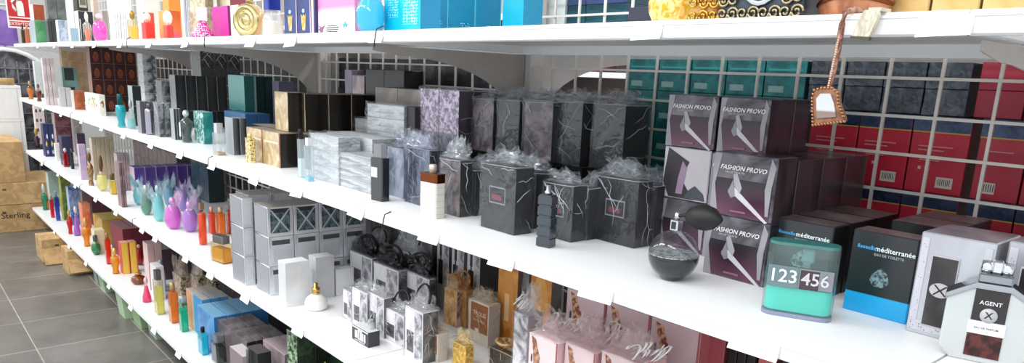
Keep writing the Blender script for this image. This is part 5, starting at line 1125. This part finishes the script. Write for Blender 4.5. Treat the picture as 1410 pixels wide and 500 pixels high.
c1f('black carton with a framed print, high at the rear', 104, 109, 124, T=-25, Y=1.32, front='35332f', side='2b2926', panels=[('side', .2, .62, .9, .95, 'b9b3a0'), ('side', .28, .66, .82, .91, '6d6a58')])
b1f('orange footed bottle with a clear top', 115, 127, 16, style='vase', glassc='f6e9dc', liq='cf6a34', level=.6, caph=.3, cap='ball', capc='f0e9e2', body=.2)
c1f('beige slim carton behind the pink ball bottle', 127, 131, 138, T=-25, Y=1.25, front='d3c3b4', side='c3b0a0')
c1f('taupe carton beside the beige slim one', 138, 142, 150, T=14, Y=1.22, front='b0a39d', side='8d807c')
b1f('pink and magenta floral ball bottle', 127, 150, 18, Y=1.12, style='sphere', glassc='fbe3f4', liq='d96ab8', level=.9, caph=.2, cap='ball', capc='f6d9ea')
c1f('white carton with grey wavy lines, {pos}', 151, 156, 178, T=14, Y=1.10, ny=2, front='f0f2f0', side='e9ecea', panels=[('side', .3, .1, .4, .9, '8fa0a8', [(0, 0), (.5, 0), (1, .5), (.5, 1), (0, 1), (.5, .5)]), ('side', .6, .1, .7, .9, '8fa0a8', [(0, 0), (.5, 0), (1, .5), (.5, 1), (0, 1), (.5, .5)])])
c1f('tall white carton behind the wavy lined ones', 150, 160, 184, T=-25, Y=1.26, front='eef3f2', side='e3ebe9', panels=[('side', .2, .75, .7, .85, 'b98aa8')])
b1f('gold lidded clear bottle with yellow liquid', 176, 192, 14, style='rect', ratio=.7, glassc='f9f3dc', liq='e0c050', level=.7, caph=.3, cap='ball', capc='a9853a', body=.15)
c1f('red carton beside the scarlet bottle', 191, 198, 214, T=16, Y=1.2, front='e9d3cc', side='c9503f')
b1f('scarlet bottle with a white bow cap', 195, 213, 17, Y=1.07, style='rect', ratio=.5, glassc='ffd3cc', liq='e34a40', level=.95, caph=.35, cap='ball', capw=.45, capc='f6efe9')
c1f('cream carton high behind the scarlet bottle', 190, 200, 222, T=-25, Y=1.36, front='e9e3dc', side='e0d9d0', panels=[('side', .2, .8, .8, .9, '9a3a30')])
c1f('orange and pink carton', 219, 231, 250, T=13, Y=1.13, front='f0a050', side=grad([(0, 'd94f8f'), (.5, 'e0703f'), (1, 'c9602a')], 'Z', .12, .4))
c1f('orange carton high at the rear', 226, 234, 252, T=-25, Y=1.3, front='f09a3a', side='e3862e')
b1f('coral bottle with a white flower cap', 225, 240, 14, Y=1.07, style='rect', ratio=.6, glassc='ffdcd6', liq='f0605a', level=.95, caph=.5, cap='ball', capw=.75, capc='fbf6f2')
c1f('silver grey slim carton, {pos}', 250, 254, 262, T=-25, Y=1.08, ny=2, front='eceeee', side='a9adb3')
c1f('beige speckled carton at the rear', 262, 284, 296, T=-25, Y=1.22, front=foil('a5967c', 'd6c9b0', 40, .5), side=foil('7a6c56', 'a5967c', 40, .5))
b1f('magenta net patterned bottle with a white cap', 263, 296, 10, Y=1.09, style='bell', opaque=dots('f7c4e0', 'c42a80', 110, .5, .3, .1), caph=.42, cap='box', capw=.38, capc='fafafa')
c1f('solid magenta carton behind the net patterned bottle', 292, 314, 319, T=7, Y=1.15, front='c41f92', side='6d1550')
c1f('pale yellow beige carton behind the magenta one, {pos}', 300, 318, T=-25, Y=1.3, d=.1, nx=2, front='d6cdb0', side='8a3a4a')
c1f('white angular slim carton', 318, 328, 331, T=6, Y=1.12, front='eef0f3', side='c3c6cc')
# coin bottle
P = on_y(345, 45, 1.10); r = root('perfume_bottle', 'gold coin shaped bottle with concentric rings', 'bottle', (P.x, P.y, Z1), math.radians(28))
rad = .062
bm = bmesh.new(); lathe(bm, [(0, -.022), (rad*.92, -.022), (rad, -.016), (rad, .016), (rad*.92, .022), (0, .022)], 36); bmesh.ops.rotate(bm, verts=bm.verts, matrix=Matrix.Rotation(math.pi/2, 3, 'X')); bmesh.ops.translate(bm, verts=bm.verts, vec=(0, 0, rad)); finish(bm, 'glass', glass('fff3c9', .05, .03, .3), r)
bm = bmesh.new(); lathe(bm, [(0, -.03), (rad*.2, -.03), (rad*.22, -.026), (rad*.4, -.026), (rad*.42, -.030), (rad*.5, -.030), (rad*.52, -.026), (rad*.68, -.026), (rad*.7, -.031), (rad*.82, -.031), (rad*.86, -.026), (rad*.97, -.024), (0, -.0221)], 36); bmesh.ops.rotate(bm, verts=bm.verts, matrix=Matrix.Rotation(-math.pi/2, 3, 'X')); bmesh.ops.translate(bm, verts=bm.verts, vec=(0, 0, rad))
for v in bm.verts: v.co.y = -abs(v.co.y)
finish(bm, 'ringed_disc', metal('cdbb82', .25), r)
bm = bmesh.new(); lathe(bm, [(0, -.019), (rad*.85, -.019), (rad*.85, .019), (0, .019)], 28); bmesh.ops.rotate(bm, verts=bm.verts, matrix=Matrix.Rotation(math.pi/2, 3, 'X')); bmesh.ops.translate(bm, verts=bm.verts, vec=(0, 0, rad)); finish(bm, 'liquid', glass('eab02a', 0, .1, .6), r)
bm = bmesh.new(); lathe(bm, [(0, 2*rad), (.012, 2*rad), (.014, 2*rad+.018), (0, 2*rad+.02)], 14); finish(bm, 'cap', metal('b9a878', .25), r)
b1f('ribbed clear barrel bottle with a royal blue cap', 361, 391, -2, Y=1.08, style='dome', glassc='f0f2f3', liq='d9d3cc', level=.6, caph=.3, cap='box', capw=.62, capc='2b3fa0', body=.25)
nv = c1f('navy carton with a gold figure bottle print, {pos}', 391, 428, T=-25, Y=1.07, d=.06, nx=2, front=foil('26356c', '2f4686', 6, .35), side='20285a',
    panels=[('front', .28, .1, .66, .42, foil('c9a24a', 'f0dc9a', 60, .3, .4), [(.25, 0), (.75, 0), (.9, .55), (1, 1), (.7, .85), (.5, 1), (.3, .85), (0, 1), (.1, .55)]), ('front', .38, .44, .56, .52, 'a9d0dc', 'circle'), ('front', .95, 0, 1, 1, 'c9b8c4')])
c1f('navy carton with a peach edge beside the figure cartons', 428, 434, T=-25, Y=1.07, d=.06, front=grad([(0, 'f0cfc0'), (.6, 'e9b8b8'), (.65, '2b2a5c'), (1, '2b2a5c')], 'X', .02), side='2b2a5c')
P1 = c1f('pink carton with a zebra striped heart', 436, 488, T=-25, Y=1.08, d=.07, front=grad([(0, 'f4eef2'), (.3, 'f6e9f0'), (.42, 'e98abb'), (1, 'f0a8cc')], 'Z', .2, .35), side='e58ab8',
    panels=[('front', .26, .04, .62, .22, 'f4f0f2', [(.1, .9), (0, .5), (.2, 0), (.7, .2), (1, .6), (.6, .85)]), ('front', .28, .06, .56, .08, '3a343c'), ('front', .26, .10, .58, .12, '3a343c'), ('front', .27, .14, .6, .16, '3a343c'), ('front', .3, .18, .54, .195, '3a343c'),
            ('front', .68, .14, .86, .26, '3aa9c4', [(.5, 1), (.62, .62), (1, .6), (.7, .38), (.8, 0), (.5, .25), (.2, 0), (.3, .38), (0, .6), (.38, .62)]), ('front', .06, .04, .22, .22, '8a5a70', [(0, .9), (.3, .6), (0, .5), (.4, 0), (.6, .1), (.7, .5), (1, .9), (.5, .7)]), ('front', .2, .27, .95, .29, 'fbf0f5'), ('front', .2, .32, .95, .335, 'fbf0f5')])
r = b1f('turquoise glass sphere bottle with bubbles', 489, 532, -12, Y=1.09, style='sphere', glassc='a9eaf3', liq='18bcd0', level=.95, caph=.12, cap='cyl', capw=.3, capc='9ae0ea', body=.15)
TQ = foil('0fb2d2', '18c4de', 5, .3, .15); 
tq = c1f('bright turquoise carton with white bubble print', 528, 578, T=-25, Y=1.13, d=.07, front=TQ, side='0f7ea8', panels=[('front', .12, .35, .42, 1, dots('15b9d6', 'd3f3f8', 150, .3)), ('front', .55, .2, .95, 1, dots('15b9d6', 'd9f6fa', 120, .35))])
c1f('deep turquoise carton in the row behind, {pos}', 540, 578, 690, T=-25, Y=1.205, ny=3, w=.1, front='12a0c0', side='0b7fa4', top='0f8fb0', panels=[('side', .4, .05, .8, .35, dots('0b7fa4', 'a9dfec', 150, .28)), ('side', .97, 0, 1, 1, '5ac0d6')])
c1f('turquoise carton next to the white post', 690, 719, T=-25, Y=1.42, d=.08, front='11a9c8', side='0b7fa4')
# right part of the top shelf
r = b1f('large amber bottle with golden blossoms inside', 889, 957, -40, Y=1.13, style='sphere', glassc='fff6d6', liq='e3b53a', level=.95, caph=.15, cap='cyl', capw=.3, capc='e0c060', body=.05)
me = r.children[1]; me.data.materials[0] = foil('d9a21c', 'fbe9a0', 70, .3, .1, lo=.4, hi=.62)
c1f('dark navy carton behind the amber blossom bottle', 862, 900, T=8, Y=1.20, d=.1, front='20243a', side='1c1c22')
c1f('navy carton under the ornate gold bottle', 950, 966, T=0, Y=1.22, d=.1, front='26304f', side='1c1c22')
# ornate gold scroll bottle
def scroll(bm, cx, cz, y, R, turns=1.6, r=.0022, sgn=1):
    pts = []
    for i in range(20):
        t = i/19; a = t*turns*2*math.pi*sgn; rr = R*(1-t*.8); pts.append((cx+rr*math.cos(a), y, cz+rr*math.sin(a)))
    tube(bm, pts, r, 6)
P = on_y(975, 30, 1.09); r = root('perfume_bottle', 'amber bottle in gold scrollwork beside the baroque frame', 'bottle', (P.x, P.y, Z1))
bm = bmesh.new(); prism(bm, rrect(.05, .03, .008), 0, .1, bev=.002); finish(bm, 'glass', glass('ffdc80', 0, .05, .5), r)
bm = bmesh.new(); prism(bm, rrect(.042, .024, .006), .004, .08); finish(bm, 'liquid', glass('d98a10', 0, .1, .7), r)
bm = bmesh.new()
for k, (a, b) in enumerate([(-.02, .012), (.0, .012), (.02, .012), (-.02, .034), (.02, .034), (-.02, .056), (0, .056), (.02, .056), (0, .034), (-.02, .08), (.02, .08)]): scroll(bm, a, b, -.018, .010, 1.5, .0022, 1 if k % 2 else -1)
finish(bm, 'scrollwork', metal('c9a24a', .25), r)
bm = bmesh.new(); lathe(bm, [(0, .1), (.012, .1), (.016, .112), (.01, .125), (0, .128)], 16); finish(bm, 'cap', metal('d9b45a', .2), r)
# baroque framed carton
P0 = on_y(992, 20, 1.07); P1_ = on_y(1105, 12, 1.07); w = P1_.x-P0.x
r = root('perfume_carton', 'black gift carton in a pewter baroque scroll frame', 'box', ((P0.x+P1_.x)/2, 1.10, Z1))
bm = bmesh.new(); bx(bm, -w/2, w/2, -.03, .05, 0, .15, bev=.002); finish(bm, 'carton_body', foil('2c333c', '47515c', 9, .3, .2), r)
bm = bmesh.new()
for i in range(8): 
    for j in range(2):
        if 1 < i < 6 and j: continue
        scroll(bm, -w*.46+i*w*.13, .013+.022*j, -.034, .011, 1.5, .0021, 1 if i % 2 else -1)
for sx in (-1, 1):
    for k in range(4): scroll(bm, sx*w*.42, .055+k*.025, -.034, .012, 1.5, .0023, sx)
finish(bm, 'scroll_frame', metal('a79a7c', .3), r)
bm = bmesh.new(); tube(bm, [(w*.27*math.cos(a*math.pi/12), -.034, .085+.058*math.sin(a*math.pi/12)) for a in range(24)], .0045, 8, closed=True); finish(bm, 'oval_rim', metal('c3cbd2', .2), r)
bm = bmesh.new(); prism(bm, [(w*.26*math.cos(a*math.pi/12), .085+.056*math.sin(a*math.pi/12)) for a in range(24)], -.0325, -.0301, axis='y'); finish(bm, 'oval_window', foil('303b46', '5f6f7c', 14, .2, .3), r)
# copper leather purse with strap
LE = foil('8f5638', 'b87c58', 22, .4, .15); LES = metal('d9a27c', .3)
P = on_y(1158, 15, 1.09); r = root('leather_purse', 'copper leather purse with beaded rim on the top shelf', 'purse', (P.x+.014, 1.10, Z1))
pw = on_y(1205, 12, 1.07).x-on_y(1110, 15, 1.07).x
bm = bmesh.new(); lathe(bm, [(0, 0), (pw*.40, 0), (pw*.50, .012), (pw*.53, .03), (pw*.5, .06), (pw*.42, .075), (0, .085)], 30, 1, .55); finish(bm, 'body', LE, r)
bm = bmesh.new(); tube(bm, [(pw*.52*math.cos(a*math.pi/18), pw*.52*.56*math.sin(a*math.pi/18), .028-.010*abs(math.cos(a*math.pi/18))**2+.004) for a in range(36)], .0035, 6, closed=True); finish(bm, 'rim', metal('7a4528', .35), r)
bm = bmesh.new()
for a in range(40):
    t = a*math.pi/20; M4 = Matrix.Translation((pw*.54*math.cos(t), pw*.54*.56*math.sin(t), .036)); bmesh.ops.create_icosphere(bm, subdivisions=1, radius=.0032, matrix=M4)
finish(bm, 'beading', LES, r, smooth=True)['kind'] = 'stuff'
A0 = on_y(1164, 18, .985); A1 = on_y(1143, 118, .985)
r2 = root('leather_fob', 'copper leather fob with beaded edge hanging from a braided strap', 'fob', (A1.x, .985, A1.z))
dx = A0.x-A1.x; dz = A0.z-A1.z
bm = bmesh.new(); tube(bm, [(dx+.004, .06, Z1+.004-A1.z), (dx+.002, .02, Z1+.006-A1.z), (dx, -.001, Z1+.0-A1.z), (dx*.9, -.003, dz*.85), (dx*.55, 0, dz*.5), (dx*.2, 0, dz*.2), (0, 0, -.004)], .0042, 8, flat=1.0); finish(bm, 'strap', foil('6b4232', 'b98a76', 120, .4, .1), r2)
bm = bmesh.new()
for i in range(22):
    t = i/21; bmesh.ops.create_icosphere(bm, subdivisions=1, radius=.0016, matrix=Matrix.Translation((dx*.75*t, -.0045, dz*.7*t)))
finish(bm, 'stitching', paint('dcc0ac', .5), r2)['kind'] = 'stuff'
FW = px_per_m(A1, Vector((1, 0, 0)))
def fo(px, py): q = on_y(px, py, .985); return (q.x-A1.x, q.z-A1.z)
fp = [fo(1122, 172), fo(1121, 135), fo(1124, 124), fo(1134, 121), fo(1148, 121), fo(1156, 127), fo(1157, 142), fo(1164, 160), fo(1165, 167)]
bm = bmesh.new(); prism(bm, fp, -.005, .005, axis='y', bev=.0015); finish(bm, 'fob_leather', foil('6e4430', '96644a', 30, .45, .05), r2)
ip = [fo(1128, 163), fo(1127, 136), fo(1133, 129), fo(1146, 129), fo(1151, 142), fo(1154, 161)]
bm = bmesh.new(); prism(bm, ip, -.0068, -.0048, axis='y'); finish(bm, 'mirror_patch', grad([(0, '8d8078'), (.45, '8a7a70'), (.5, 'c9cdd0'), (1, 'c3c8cb')], 'Z', .055, .3, .1, start=-.06), r2)
bm = bmesh.new()
for a, b in zip(fp, fp[1:]+fp[:1]):
    L_ = math.hypot(a[0]-b[0], a[1]-b[1]); n = max(1, int(L_/.0042))
    for i in range(n): bmesh.ops.create_icosphere(bm, subdivisions=1, radius=.0023, matrix=Matrix.Translation((a[0]+(b[0]-a[0])*i/n, -.005, a[1]+(b[1]-a[1])*i/n)))
finish(bm, 'beading', metal('b5845f', .35), r2)['kind'] = 'stuff'
# pale tassel beside it
T0 = on_y(1200, 14, .982)
r3 = root('tassel', 'pale woven tab with dark tip hanging over the top lip', 'tassel', (T0.x, .982, T0.z))
def tf(px, py): q = on_y(px, py, .982); return (q.x-T0.x, q.z-T0.z)
bm = bmesh.new(); prism(bm, [tf(1191, 14), tf(1211, 14), tf(1212, 22), tf(1197, 52), tf(1174, 50), tf(1183, 28)], -.003, .003, axis='y', bev=.001); finish(bm, 'woven_tab', foil('b9b09c', 'ded6c6', 150, .7, 0, sz=.3), r3)
bm = bmesh.new(); prism(bm, [tf(1173, 50), tf(1199, 51), tf(1197, 56), tf(1171, 53)], -.0036, .0036, axis='y'); finish(bm, 'dark_tip', paint('4c4a36', .5), r3)
bm = bmesh.new(); bx(bm, -.004, .012, 0, .03, Z1-T0.z+.0005, Z1-T0.z+.005); finish(bm, 'loop', paint('c9c0ac', .6), r3)
c1f('tan carton at the right end of the top shelf, {pos}', 1212, 1420, T=-40, Y=1.12, d=.1, nx=3, front=foil('c9a662', 'dcc088', 5, .4), side='b08f52', panels=[('front', .97, 0, 1, 1, 'b3925a')])
